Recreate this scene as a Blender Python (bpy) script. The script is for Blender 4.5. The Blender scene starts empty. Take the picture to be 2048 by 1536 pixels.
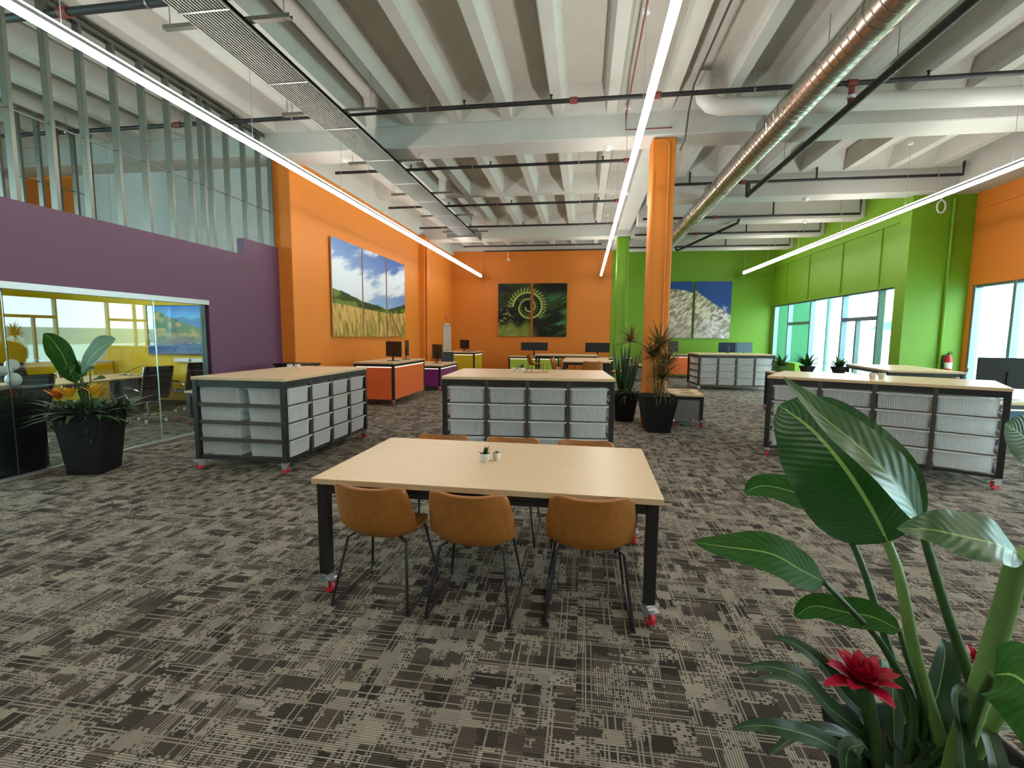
import bpy, bmesh, math, random
import numpy as np
from mathutils import Vector, Matrix

random.seed(11)
sc = bpy.context.scene
col = sc.collection
PI = math.pi

# ------------------------------------------------------------------ camera
CAM_Z = 1.65
cam_d = bpy.data.cameras.new('camera')
cam = bpy.data.objects.new('camera', cam_d)
col.objects.link(cam)
yaw, pitch, roll = -0.14756, -0.10068, 0.00881
cf = Vector((math.sin(yaw) * math.cos(pitch), math.cos(yaw) * math.cos(pitch), math.sin(pitch)))
cr0 = Vector((math.cos(yaw), -math.sin(yaw), 0))
cu0 = cr0.cross(cf)
cr = cr0 * math.cos(roll) + cu0 * math.sin(roll)
cu = cu0 * math.cos(roll) - cr0 * math.sin(roll)
mw = Matrix.Identity(4)
for i in range(3):
    mw[i][0], mw[i][1], mw[i][2] = cr[i], cu[i], -cf[i]
mw[2][3] = CAM_Z
cam.matrix_world = mw
cam_d.sensor_width = 36.0
cam_d.lens = 36.0 * 962.2 / 2048.0
cam_d.clip_start = 0.05
cam_d.clip_end = 400
sc.camera = cam

# ------------------------------------------------------------------ world, exposure
SKY = 9.0          # bright overcast sky
LED = 24.0         # linear pendant lights
wd = bpy.data.worlds.new('world')
sc.world = wd
wd.use_nodes = True
bg = wd.node_tree.nodes['Background']
bg.inputs[0].default_value = (0.90, 0.96, 1.0, 1)
bg.inputs[1].default_value = SKY
sc.view_settings.view_transform = 'Standard'
sc.view_settings.look = 'None'
sc.view_settings.gamma = 1.0
sc.view_settings.use_curve_mapping = False
sc.view_settings.exposure = 0.34

sc.cycles.max_bounces = 6
sc.cycles.diffuse_bounces = 3
sc.cycles.glossy_bounces = 3
sc.cycles.transparent_max_bounces = 8
sc.cycles.caustics_reflective = False

# ------------------------------------------------------------------ materials
def lin(c):
    return tuple(((v / 255.0) / 12.92 if v / 255.0 <= 0.04045 else ((v / 255.0 + 0.055) / 1.055) ** 2.4) for v in c[:3])

class NT:
    def __init__(s, name):
        s.m = bpy.data.materials.new(name); s.m.use_nodes = True
        s.t = s.m.node_tree; s.t.nodes.clear()
        s.out = s.t.nodes.new('ShaderNodeOutputMaterial')
    def n(s, typ, **k):
        nd = s.t.nodes.new(typ)
        for a, b in k.items(): setattr(nd, a, b)
        return nd
    def l(s, a, b): s.t.links.new(a, b)
    def put(s, sock, v):
        if hasattr(v, 'is_linked') or isinstance(v, bpy.types.NodeSocket): s.l(v, sock)
        else: sock.default_value = v
    def math(s, op, a, b=None, c=None):
        nd = s.n('ShaderNodeMath', operation=op)
        s.put(nd.inputs[0], a)
        if b is not None: s.put(nd.inputs[1], b)
        if c is not None: s.put(nd.inputs[2], c)
        return nd.outputs[0]
    def mix(s, f, a, b):
        nd = s.n('ShaderNodeMix', data_type='RGBA')
        s.put(nd.inputs[0], f)
        s.put(nd.inputs[6], a if not isinstance(a, tuple) else (*a, 1)[:4])
        s.put(nd.inputs[7], b if not isinstance(b, tuple) else (*b, 1)[:4])
        return nd.outputs[2]
    def noise(s, vec, scale, detail=3, rough=0.55):
        nd = s.n('ShaderNodeTexNoise'); nd.inputs['Scale'].default_value = scale
        nd.inputs['Detail'].default_value = detail; nd.inputs['Roughness'].default_value = rough
        if vec is not None: s.l(vec, nd.inputs['Vector'])
        return nd.outputs[0]
    def comb(s, x, y, z=0.0):
        nd = s.n('ShaderNodeCombineXYZ')
        for i, v in enumerate((x, y, z)): s.put(nd.inputs[i], v)
        return nd.outputs[0]
    def white(s, vec):
        nd = s.n('ShaderNodeTexWhiteNoise', noise_dimensions='3D'); s.l(vec, nd.inputs[0]); return nd.outputs[0]
    def bsdf(s, color, rough=0.5, metal=0.0, spec=0.5, coat=0.0):
        b = s.n('ShaderNodeBsdfPrincipled')
        s.put(b.inputs['Base Color'], color if not isinstance(color, tuple) else (*color, 1)[:4])
        s.put(b.inputs['Roughness'], rough); b.inputs['Metallic'].default_value = metal
        b.inputs['Specular IOR Level'].default_value = spec
        b.inputs['Coat Weight'].default_value = coat
        s.l(b.outputs[0], s.out.inputs[0])
        return b
    def bump(s, b, h, strength=0.3, dist=0.01):
        nd = s.n('ShaderNodeBump'); nd.inputs['Strength'].default_value = strength
        nd.inputs['Distance'].default_value = dist
        s.l(h, nd.inputs['Height']); s.l(nd.outputs[0], b.inputs['Normal'])

MATS = {}
def mat(name, rgb, rough=0.5, metal=0.0, spec=0.5, var=0.12, scale=8.0, bump=0.0, bscale=60.0, coat=0.0, stretch=None, obj=True):
    if name in MATS: return MATS[name]
    t = NT(name); c = lin(rgb)
    tc = t.n('ShaderNodeTexCoord')
    vec = tc.outputs['Object'] if obj else t.n('ShaderNodeNewGeometry').outputs['Position']
    if stretch:
        mp = t.n('ShaderNodeMapping'); mp.inputs['Scale'].default_value = stretch
        t.l(vec, mp.inputs[0]); vec = mp.outputs[0]
    nz = t.noise(vec, scale, 4)
    a = tuple(v * (1 - var) for v in c); d = tuple(min(1, v * (1 + var)) for v in c)
    b = t.bsdf(t.mix(nz, a, d), rough, metal, spec, coat)
    if bump > 0: t.bump(b, t.noise(vec, bscale, 3), bump, 0.01)
    MATS[name] = t.m
    return t.m

def emit(name, rgb, strength):
    t = NT(name); e = t.n('ShaderNodeEmission')
    e.inputs[0].default_value = (*lin(rgb), 1); e.inputs[1].default_value = strength
    t.l(e.outputs[0], t.out.inputs[0]); MATS[name] = t.m; return t.m

def glass(name, tint=(240, 250, 248), gain=1.0, rough=0.0):
    t = NT(name)
    tr = t.n('ShaderNodeBsdfTransparent'); tr.inputs[0].default_value = (*lin(tint), 1)
    gl = t.n('ShaderNodeBsdfGlossy'); gl.inputs['Roughness'].default_value = rough
    ge = t.n('ShaderNodeNewGeometry'); dp = t.n('ShaderNodeVectorMath', operation='DOT_PRODUCT')
    t.l(ge.outputs['Normal'], dp.inputs[0]); t.l(ge.outputs['Incoming'], dp.inputs[1])
    g5 = t.math('POWER', t.math('SUBTRACT', 1.0, t.math('ABSOLUTE', dp.outputs['Value'])), 5.0)
    f = t.math('MULTIPLY', t.math('ADD', 0.04, t.math('MULTIPLY', g5, 0.96)), gain); f = t.math('MINIMUM', f, 1.0)
    mx = t.n('ShaderNodeMixShader'); t.l(f, mx.inputs[0]); t.l(tr.outputs[0], mx.inputs[1]); t.l(gl.outputs[0], mx.inputs[2])
    t.l(mx.outputs[0], t.out.inputs[0]); MATS[name] = t.m; return t.m

def m_carpet():
    t = NT('carpet'); T = 0.5
    sp = t.n('ShaderNodeSeparateXYZ'); t.l(t.n('ShaderNodeNewGeometry').outputs['Position'], sp.inputs[0])
    x = t.math('DIVIDE', sp.outputs[0], T); y = t.math('DIVIDE', sp.outputs[1], T)
    tx, ty = t.math('FLOOR', x), t.math('FLOOR', y)
    lx, ly = t.math('FRACT', x), t.math('FRACT', y)
    hs = t.white(t.comb(tx, ty, 3.3))
    par = t.math('GREATER_THAN', hs, 0.5); ip = t.math('SUBTRACT', 1.0, par)
    u = t.math('ADD', t.math('MULTIPLY', lx, ip), t.math('MULTIPLY', ly, par))
    v = t.math('ADD', t.math('MULTIPLY', ly, ip), t.math('MULTIPLY', lx, par))
    hz = t.math('MULTIPLY', hs, 97.0)
    def cell(nu, nv, k):
        return t.white(t.comb(t.math('FLOOR', t.math('MULTIPLY', u, nu)), t.math('FLOOR', t.math('MULTIPLY', v, nv)), t.math('ADD', hz, k)))
    C = cell(25, 31, 5.0)
    def ragged(nu, nv, k, amt):
        q = t.math('MULTIPLY', t.math('SUBTRACT', C, 0.5), amt)
        return t.white(t.comb(t.math('FLOOR', t.math('MULTIPLY', t.math('ADD', u, q), nu)), t.math('FLOOR', t.math('MULTIPLY', v, nv)), t.math('ADD', hz, k)))
    A, B, D = ragged(5.0, 6.0, 1.0, 0.08), ragged(9.0, 4.0, 2.0, 0.05), ragged(4.0, 11.0, 4.0, 0.06)
    sol = t.math('MAXIMUM', t.math('GREATER_THAN', A, 0.72), t.math('MAXIMUM', t.math('GREATER_THAN', B, 0.88), t.math('GREATER_THAN', D, 0.88)))
    dash = t.math('MULTIPLY', t.math('GREATER_THAN', A, 0.16), t.math('GREATER_THAN', C, 0.36))
    gap = t.math('MULTIPLY', t.math('GREATER_THAN', t.math('FRACT', t.math('MULTIPLY', u, 25.0)), 0.26), t.math('GREATER_THAN', t.math('FRACT', t.math('MULTIPLY', v, 31.0)), 0.3))
    dash = t.math('MULTIPLY', dash, gap)
    dark = t.math('MAXIMUM', sol, dash)
    lu = t.math('GREATER_THAN', t.white(t.comb(t.math('FLOOR', t.math('MULTIPLY', u, 30.0)), 0.0, hz)), 0.74)
    lu = t.math('MULTIPLY', lu, t.math('LESS_THAN', t.math('FRACT', t.math('MULTIPLY', u, 30.0)), 0.45))
    lv = t.math('GREATER_THAN', t.white(t.comb(0.0, t.math('FLOOR', t.math('MULTIPLY', v, 36.0)), hz)), 0.78)
    lv = t.math('MULTIPLY', lv, t.math('LESS_THAN', t.math('FRACT', t.math('MULTIPLY', v, 36.0)), 0.45))
    keep = t.math('SUBTRACT', 1.0, t.math('MAXIMUM', lu, lv))
    dark = t.math('MULTIPLY', dark, keep)
    tone = ragged(5.0, 6.0, 9.0, 0.08)
    dk = t.mix(tone, lin((52, 45, 40)), lin((90, 80, 70)))
    lt = t.mix(ragged(4.0, 5.0, 7.0, 0.0), lin((134, 125, 112)), lin((154, 144, 129)))
    base = t.mix(dark, lt, dk)
    rib = t.math('SINE', t.math('MULTIPLY', v, 2 * PI * 46))
    rb = t.math('ADD', t.math('MULTIPLY', rib, 0.42), 0.86)
    grain = t.noise(t.n('ShaderNodeNewGeometry').outputs['Position'], 240.0, 2)
    f = t.math('MULTIPLY', rb, t.math('ADD', 0.72, t.math('MULTIPLY', grain, 0.55)))
    vm = t.n('ShaderNodeVectorMath', operation='SCALE'); t.l(base, vm.inputs[0]); t.l(f, vm.inputs['Scale'])
    b = t.bsdf(vm.outputs[0], 0.95, 0, 0.15)
    MATS['carpet'] = t.m; return t.m

def m_wood(name, rgb, stretch=(1.2, 14, 14), var=0.14):
    t = NT(name); c = lin(rgb)
    tc = t.n('ShaderNodeTexCoord'); mp = t.n('ShaderNodeMapping'); mp.inputs['Scale'].default_value = stretch
    t.l(tc.outputs['Object'], mp.inputs[0])
    n1 = t.noise(mp.outputs[0], 2.2, 6, 0.65); n2 = t.noise(mp.outputs[0], 9, 3)
    f = t.math('ADD', t.math('MULTIPLY', n1, 0.7), t.math('MULTIPLY', n2, 0.3))
    b = t.bsdf(t.mix(f, tuple(v * (1 - var * 1.6) for v in c), tuple(min(1, v * (1 + var)) for v in c)), 0.34, 0, 0.5)
    MATS[name] = t.m; return t.m

def m_leaf(name, c1, c2, veins=26.0, rough=0.42, backlit=0.12, spec=0.4):
    t = NT(name)
    uv = t.n('ShaderNodeUVMap'); uv.uv_map = 'UVMap'
    sp = t.n('ShaderNodeSeparateXYZ'); t.l(uv.outputs[0], sp.inputs[0])
    a = t.math('ABSOLUTE', t.math('SUBTRACT', sp.outputs[0], 0.5))
    ph = t.math('SUBTRACT', t.math('MULTIPLY', sp.outputs[1], veins * 6.283), t.math('MULTIPLY', a, veins * 2.6))
    w = t.math('SINE', ph)
    rib = t.math('GREATER_THAN', 0.018, a)
    nz = t.noise(uv.outputs[0], 5.0, 4)
    f = t.math('ADD', t.math('MULTIPLY', t.math('ADD', t.math('MULTIPLY', w, 0.5), 0.5), 0.2), t.math('MULTIPLY', nz, 0.7))
    cbase = t.mix(f, lin(c1), lin(c2))
    cc = t.mix(t.math('MULTIPLY', rib, 0.75), cbase, lin((150, 185, 95)))
    b = t.bsdf(cc, rough, 0, spec)
    b.inputs['Subsurface Weight'].default_value = 0.0
    t.bump(b, w, 0.12, 0.004)
    tl = t.n('ShaderNodeBsdfTranslucent'); t.l(cc, tl.inputs[0])
    mx = t.n('ShaderNodeMixShader'); mx.inputs[0].default_value = backlit
    t.l(b.outputs[0], mx.inputs[1]); t.l(tl.outputs[0], mx.inputs[2]); t.l(mx.outputs[0], t.out.inputs[0])
    MATS[name] = t.m; return t.m

def m_attr(name, rough=0.55, strength=0.0, spec=0.25):
    t = NT(name); at = t.n('ShaderNodeAttribute'); at.attribute_name = 'Col'
    b = t.bsdf(at.outputs[0], rough, 0, spec)
    if strength > 0:
        t.l(at.outputs[0], b.inputs['Emission Color']); b.inputs['Emission Strength'].default_value = strength
        b.inputs['Base Color'].default_value = (0.01, 0.01, 0.01, 1)
        for lk in list(t.t.links):
            if lk.to_socket == b.inputs['Base Color']: t.t.links.remove(lk)
    MATS[name] = t.m; return t.m

def m_plastic():
    t = NT('frosted_plastic')
    c = lin((240, 239, 237))
    d = t.n('ShaderNodeBsdfDiffuse'); d.inputs[0].default_value = (*c, 1)
    tl = t.n('ShaderNodeBsdfTranslucent'); tl.inputs[0].default_value = (*c, 1)
    gl = t.n('ShaderNodeBsdfGlossy'); gl.inputs['Roughness'].default_value = 0.3
    tr = t.n('ShaderNodeBsdfTransparent'); tr.inputs[0].default_value = (0.95, 0.96, 0.97, 1)
    m1 = t.n('ShaderNodeMixShader'); m1.inputs[0].default_value = 0.4; t.l(d.outputs[0], m1.inputs[1]); t.l(tl.outputs[0], m1.inputs[2])
    m2 = t.n('ShaderNodeMixShader'); m2.inputs[0].default_value = 0.06; t.l(m1.outputs[0], m2.inputs[1]); t.l(gl.outputs[0], m2.inputs[2])
    m3 = t.n('ShaderNodeMixShader'); m3.inputs[0].default_value = 0.26; t.l(m2.outputs[0], m3.inputs[1]); t.l(tr.outputs[0], m3.inputs[2])
    t.l(m3.outputs[0], t.out.inputs[0]); MATS['frosted_plastic'] = t.m; return t.m

m_carpet(); m_plastic()
m_wood('birch', (224, 196, 158)); m_wood('birch_edge', (206, 172, 132), (1, 1, 60))
mat('orange_paint', (214, 122, 32), 0.6, var=0.05, scale=2, bump=0)
mat('green_paint', (106, 150, 18), 0.55, var=0.05, scale=2, bump=0)
mat('purple_paint', (92, 54, 80), 0.5, var=0.06, scale=2, bump=0)
mat('yellow_paint', (226, 186, 6), 0.5, var=0.05, scale=2, bump=0)
mat('white_paint', (206, 208, 206), 0.7, var=0.06, scale=3, bump=0.1, bscale=40)
mat('ceiling_concrete', (196, 194, 186), 0.9, spec=0.2, var=0.10, scale=2.5, bump=0.35, bscale=18, obj=False)
mat('beam_concrete', (198, 196, 189), 0.9, spec=0.2, var=0.09, scale=2.0, bump=0.35, bscale=14, obj=False)
mat('galvanised', (112, 112, 102), 0.42, 0.6, var=0.12, scale=12)
mat('zinc', (168, 170, 170), 0.32, 0.9, var=0.08, scale=20)
mat('aluminium', (186, 190, 192), 0.35, 0.8, var=0.05)
mat('window_metal', (120, 138, 150), 0.35, 0.6, var=0.05)
mat('chrome', (215, 215, 215), 0.12, 1.0, var=0.03)
mat('duct_steel', (190, 182, 172), 0.26, 1.0, var=0.10, scale=5)
mat('black_pipe', (34, 34, 36), 0.5, var=0.2, scale=10)
mat('red_fitting', (128, 58, 48), 0.55, var=0.15, scale=20)
mat('frame_black', (32, 30, 27), 0.42, 0.15, var=0.15, scale=14, bump=0.08, bscale=160)
mat('frame_bronze', (66, 58, 48), 0.45, 0.25, var=0.12, scale=14)
mat('black_plastic', (22, 23, 25), 0.4, var=0.12)
mat('black_planter', (11, 11, 13), 0.6, spec=0.3, var=0.15, bump=0.1, bscale=90)
mat('black_leather', (26, 25, 25), 0.42, var=0.15, scale=20, bump=0.2, bscale=90)
mat('brown_leather', (160, 98, 36), 0.46, var=0.34, scale=22, bump=0.25, bscale=140)
mat('red_rubber', (205, 30, 40), 0.4, var=0.08)
mat('silver_bracket', (205, 207, 208), 0.25, 0.85, var=0.05)
mat('white_plastic', (225, 226, 224), 0.4, var=0.03)
mat('ceramic', (206, 196, 180), 0.55, var=0.06)
mat('soil', (40, 30, 24), 0.95, var=0.4, scale=60, bump=0.8, bscale=70)
mat('dark_glass', (24, 44, 66), 0.12, var=0.05)
mat('panel_orange', (226, 104, 48), 0.36, var=0.05, coat=0.3)
mat('panel_purple', (120, 40, 104), 0.36, var=0.05, coat=0.3)
mat('panel_yellow', (206, 176, 36), 0.36, var=0.05, coat=0.3)
mat('panel_lime', (170, 196, 60), 0.36, var=0.05, coat=0.3)
mat('panel_grey', (118, 116, 110), 0.4, var=0.05)
mat('panel_teal', (24, 74, 96), 0.5, var=0.08)
mat('pale_ground', (176, 205, 200), 0.9, var=0.16, scale=0.4, obj=False)
mat('grass_field', (150, 172, 166), 0.95, var=0.25, scale=0.6, obj=False)
mat('teal_cloth', (40, 150, 165), 0.7, var=0.08)
mat('outside_green', (50, 118, 84), 0.7, var=0.06)
mat('slat_back', (16, 16, 16), 0.6, 0.2, var=0.1)
mat('slat_metal', (150, 150, 144), 0.5, 0.2, var=0.06)
mat('concrete_post', (120, 150, 150), 0.8, var=0.08)
mat('door_paint', (190, 190, 184), 0.5, var=0.04)
mat('ext_red', (176, 24, 22), 0.35, var=0.06)
mat('sign_red', (232, 92, 66), 0.5, var=0.05)
mat('balloon_white', (226, 224, 222), 0.35, var=0.03)
mat('paper', (222, 220, 212), 0.8, var=0.05)
mat('cardboard', (186, 150, 116), 0.85, var=0.1)
mat('bract_red', (176, 18, 46), 0.4, var=0.25, scale=30)
mat('bract_yellow', (222, 168, 36), 0.45, var=0.25, scale=30)
mat('bract_orange', (222, 120, 40), 0.45, var=0.25, scale=30)
mat('stem_green', (110, 140, 74), 0.45, var=0.2, scale=25)
mat('stem_dark', (52, 82, 36), 0.45, var=0.2, scale=25)
mat('succulent', (70, 96, 62), 0.5, var=0.25, scale=50)
mat('white_pipe', (214, 212, 204), 0.6, var=0.05, scale=6)
mat('rubber_dark', (40, 38, 38), 0.7, var=0.1)
m_leaf('leaf_big', (16, 52, 14), (44, 98, 32), 22, 0.32, 0.12, 0.5)
m_leaf('leaf_folded', (40, 74, 36), (84, 114, 68), 12, 0.3, 0.12, 0.5)
m_leaf('leaf_strap', (24, 46, 24), (58, 86, 52), 3)
m_leaf('leaf_mid', (22, 62, 18), (64, 112, 40), 14, 0.55, 0.2, 0.2)
m_leaf('leaf_snake', (18, 40, 24), (48, 78, 44), 9)
m_leaf('leaf_dracaena', (78, 70, 36), (160, 128, 76), 3, 0.5)
m_leaf('leaf_fern', (34, 70, 26), (84, 120, 48), 3, 0.5)
m_attr('canvas_print'); m_attr('screen_print', 0.2, 0.9)
emit('led_white', (255, 250, 242), LED)
emit('edge_glow', (255, 238, 216), 1.6)  # glow standing in for light caught on desk panel top edges
MATS['edge_glow'].cycles.emission_sampling = 'NONE'
glass('window_glass', (235, 250, 250), 0.8)
glass('partition_glass', (240, 247, 244), 1.9)

# ------------------------------------------------------------------ mesh helpers
class MB:
    def __init__(s): s.v = []; s.f = []
    def add(s, vs, fs):
        b = len(s.v); s.v += [tuple(p) for p in vs]; s.f += [tuple(b + i for i in q) for q in fs]
        return s
    def box(s, x0, x1, y0, y1, z0, z1, M=None):
        vs = [Vector(p) for p in ((x0, y0, z0), (x1, y0, z0), (x1, y1, z0), (x0, y1, z0), (x0, y0, z1), (x1, y0, z1), (x1, y1, z1), (x0, y1, z1))]
        if M is not None: vs = [M @ p for p in vs]
        return s.add(vs, [(3, 2, 1, 0), (4, 5, 6, 7), (0, 1, 5, 4), (1, 2, 6, 5), (2, 3, 7, 6), (3, 0, 4, 7)])
    def cyl(s, p0, p1, r, n=12, r2=None, caps=True):
        p0, p1 = Vector(p0), Vector(p1); d = (p1 - p0).normalized()
        a = d.orthogonal().normalized(); b = d.cross(a); r2 = r if r2 is None else r2
        vs = [p0 + (a * math.cos(2 * PI * i / n) + b * math.sin(2 * PI * i / n)) * r for i in range(n)]
        vs += [p1 + (a * math.cos(2 * PI * i / n) + b * math.sin(2 * PI * i / n)) * r2 for i in range(n)]
        fs = [(i, (i + 1) % n, n + (i + 1) % n, n + i) for i in range(n)]
        if caps: fs += [tuple(range(n - 1, -1, -1)), tuple(range(n, 2 * n))]
        return s.add(vs, fs)
    def tube(s, pts, r, n=8, closed=False, rs=None):
        pts = [Vector(p) for p in pts]; N = len(pts); up = None; vs = []
        for i, p in enumerate(pts):
            if closed: d = (pts[(i + 1) % N] - pts[i - 1]).normalized()
            else: d = (pts[min(i + 1, N - 1)] - pts[max(i - 1, 0)]).normalized()
            a = d.orthogonal().normalized() if up is None else (up - d * up.dot(d)).normalized()
            up = a; b = d.cross(a); rr = rs[i] if rs else r
            vs += [p + (a * math.cos(2 * PI * k / n) + b * math.sin(2 * PI * k / n)) * rr for k in range(n)]
        fs = []
        for i in range(N if closed else N - 1):
            j = (i + 1) % N
            fs += [(i * n + k, i * n + (k + 1) % n, j * n + (k + 1) % n, j * n + k) for k in range(n)]
        if not closed: fs += [tuple(range(n - 1, -1, -1)), tuple((N - 1) * n + k for k in range(n))]
        return s.add(vs, fs)
    def lathe(s, prof, n=20, c=(0, 0, 0)):
        c = Vector(c); vs = []
        for r, z in prof: vs += [c + Vector((r * math.cos(2 * PI * k / n), r * math.sin(2 * PI * k / n), z)) for k in range(n)]
        fs = []
        for i in range(len(prof) - 1):
            fs += [(i * n + k, i * n + (k + 1) % n, (i + 1) * n + (k + 1) % n, (i + 1) * n + k) for k in range(n)]
        fs += [tuple(range(n - 1, -1, -1)), tuple((len(prof) - 1) * n + k for k in range(n))]
        return s.add(vs, fs)
    def ball(s, c, r, n=14, m=9, sc3=(1, 1, 1), M=None):
        vs = []; 
        for i in range(m + 1):
            th = PI * (0.02 + 0.96 * i / m)
            for k in range(n):
                p = Vector((math.sin(th) * math.cos(2 * PI * k / n) * sc3[0], math.sin(th) * math.sin(2 * PI * k / n) * sc3[1], -math.cos(th) * sc3[2])) * r
                if M is not None: p = M @ p
                vs.append(Vector(c) + p)
        fs = [(i * n + k, i * n + (k + 1) % n, (i + 1) * n + (k + 1) % n, (i + 1) * n + k) for i in range(m) for k in range(n)]
        fs += [tuple(range(n - 1, -1, -1)), tuple(m * n + k for k in range(n))]
        return s.add(vs, fs)
    def grid(s, P):
        nu, nv = len(P), len(P[0]); vs = [p for r in P for p in r]
        return s.add(vs, [(i * nv + j, (i + 1) * nv + j, (i + 1) * nv + j + 1, i * nv + j + 1) for i in range(nu - 1) for j in range(nv - 1)])
    def mesh(s, name, m, smooth=False, bevel=0.0, uv=None):
        me = bpy.data.meshes.new(name); me.from_pydata([tuple(p) for p in s.v], [], s.f)
        if uv:
            lay = me.uv_layers.new(name='UVMap')
            for lp in me.loops: lay.data[lp.index].uv = uv[lp.vertex_index]
        if bevel > 0:
            bm = bmesh.new(); bm.from_mesh(me)
            bmesh.ops.bevel(bm, geom=list(bm.edges), offset=bevel, segments=1, affect='EDGES', clamp_overlap=True)
            bm.to_mesh(me); bm.free()
        if m: me.materials.append(MATS[m])
        if smooth:
            me.polygons.foreach_set('use_smooth', [True] * len(me.polygons))
            if hasattr(me, 'set_sharp_from_angle'): me.set_sharp_from_angle(angle=math.radians(42))
        me.update()
        return me
    def build(s, name, m, parent=None, **k):
        return place(s.mesh(name, m, **k), name, parent)

def place(me, name, parent=None, loc=(0, 0, 0), rz=0.0):
    o = bpy.data.objects.new(name, me); col.objects.link(o)
    o.location = loc; o.rotation_euler = (0, 0, rz)
    if parent is not None: o.parent = parent
    return o
def tag(o, label=None, cat=None, group=None, kind=None):
    if label: o['label'] = label
    if cat: o['category'] = cat
    if group: o['group'] = group
    if kind: o['kind'] = kind
    return o
def thing(name, label, cat, loc=(0, 0, 0), rz=0.0, group=None):
    o = bpy.data.objects.new(name, None); col.objects.link(o); o.empty_display_size = 0.1
    o.location = loc; o.rotation_euler = (0, 0, rz)
    return tag(o, label, cat, group)
def struct(name, mb, m, parent=None, **k):
    o = mb.build(name, m, parent, **k)
    if parent is None: o['kind'] = 'structure'
    return o
def copy_tree(o, parent=None):
    c = o.copy(); col.objects.link(c); c.parent = parent
    for ch in [q for q in o.children]: copy_tree(ch, c)
    return c
def dup(o, loc, rz, label=None, group=None):
    c = copy_tree(o); c.location = loc; c.rotation_euler = (0, 0, rz)
    if label: c['label'] = label
    if group: c['group'] = group
    return c
def crom(pts, n):
    pts = [Vector(p) for p in pts]; P = [pts[0] * 2 - pts[1]] + pts + [pts[-1] * 2 - pts[-2]]; out = []
    segs = len(pts) - 1
    for k in range(n + 1):
        t = k / n * segs; i = min(int(t), segs - 1); t -= i
        a, b, c, d = P[i], P[i + 1], P[i + 2], P[i + 3]
        out.append(0.5 * ((2 * b) + (c - a) * t + (2 * a - 5 * b + 4 * c - d) * t * t + (3 * b - a - 3 * c + d) * t ** 3))
    return out
# ================================================================== setting
RIB, SOF, TOP = 5.48, 5.84, 5.95     # rib soffit, coffer soffit, roof
XR, XG, YF, YJ = 8.9, 7.66, 21.5, 12.94
XL = -6.2
floor = struct('floor', MB().box(-13.2, XR + 0.2, -5.2, YF + 0.2, -0.12, -0.004), 'carpet')
tile_me = MB().box(0.0008, 0.4992, 0.0008, 0.4992, -0.004, 0.0).mesh('carpet_tile', 'carpet')
cells = []
for iy in range(2, 17):
    for ix in range(-13, 18):
        cx, cy = (ix + 0.5) * 0.5, (iy + 0.5) * 0.5
        if cx < -1.5 * (cy + 0.4) or cx > 0.82 * (cy + 0.4) or cx < -6.2: continue
        cells.append((cx * cx + cy * cy, ix, iy))
for _, ix, iy in sorted(cells)[:300]:
    place(tile_me, 'carpet_tile', floor, (ix * 0.5, iy * 0.5, 0))

# ---- ceiling: ribbed concrete with coffers
ceil = struct('ceiling', MB().box(-13.2, XR + 0.2, -5.2, YF + 0.2, SOF + 0.02, TOP), 'ceiling_concrete')
_cof = {}
def coffer(x0, y0, y1, pitch=0.914):
    ln = round(y1 - y0, 3)
    if ln not in _cof:
        r, e, t = 0.085, 0.04, 0.17
        def rect(a, b, c, d, z): return [(a, c, z), (b, c, z), (b, d, z), (a, d, z)]
        vs = rect(0, pitch, 0, ln, RIB) + rect(r, pitch - r, e, ln - e, RIB) + rect(t, pitch - t, e + 0.36, ln - e - 0.36, SOF)
        vs += rect(0, pitch, 0, ln, SOF + 0.02)
        fs = []
        for k in range(4):
            j = (k + 1) % 4
            fs += [(k, 4 + k, 4 + j, j), (4 + k, 8 + k, 8 + j, 4 + j), (k, j, 12 + j, 12 + k)]
        fs += [(8, 11, 10, 9), (12, 13, 14, 15)]
        _cof[ln] = MB().add(vs, fs).mesh('coffer', 'ceiling_concrete')
    place(_cof[ln], 'coffer', ceil, (x0, y0, 0))
xs0 = -3.28 - 0.914 * 11
for k in range(24):
    x = xs0 + 0.914 * k
    if x > 8.2: break
    coffer(x, 4.72, 8.94)
    if x > -13.3: coffer(x, 0.42, 4.6)
    if x < 0.9:
        coffer(x, 9.56, 13.42); coffer(x, 13.58, 17.4); coffer(x, 18.0, YF)
    else:
        coffer(x, 9.56, 12.5)
flat = MB()
flat.box(-13.2, XR + .2, 4.6, 4.72, RIB, SOF + .02).box(-13.2, 1.3, 13.42, 13.58, RIB, SOF + .02).box(-13.2, XR + .2, -5.2, 0.42, RIB, SOF + .02)
flat.box(1.3, XR + .2, 12.5, YF + .2, 5.6, SOF + .02)
flat.build('bridging_rib', 'ceiling_concrete', ceil)
def beam(name, x0, x1, y0, y1, z0, z1=SOF + .02):
    return MB().box(x0, x1, y0, y1, z0, z1).build('beam', 'beam_concrete', ceil, bevel=0.015)
beam('b', -13.2, XR + .2, 8.94, 9.56, 5.1)
beam('b', -13.2, 1.5, 17.4, 18.0, 5.1)
for y, z in ((12.65, 5.0), (15.1, 5.0), (17.4, 5.02), (19.75, 5.02)):
    beam('b', 1.5, XR if y < 13 else XG, y, y + 0.5, z)
beam('b', 1.05, 1.5, 9.56, YF, 5.3)
beam('b', 8.3, XR + .1, -5.2, 12.7, 5.0)
beam('b', -6.35, -5.9, 9.56, YF, 5.2)
beam('b', -6.0, 7.7, 21.2, YF + .1, 5.35)

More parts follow.
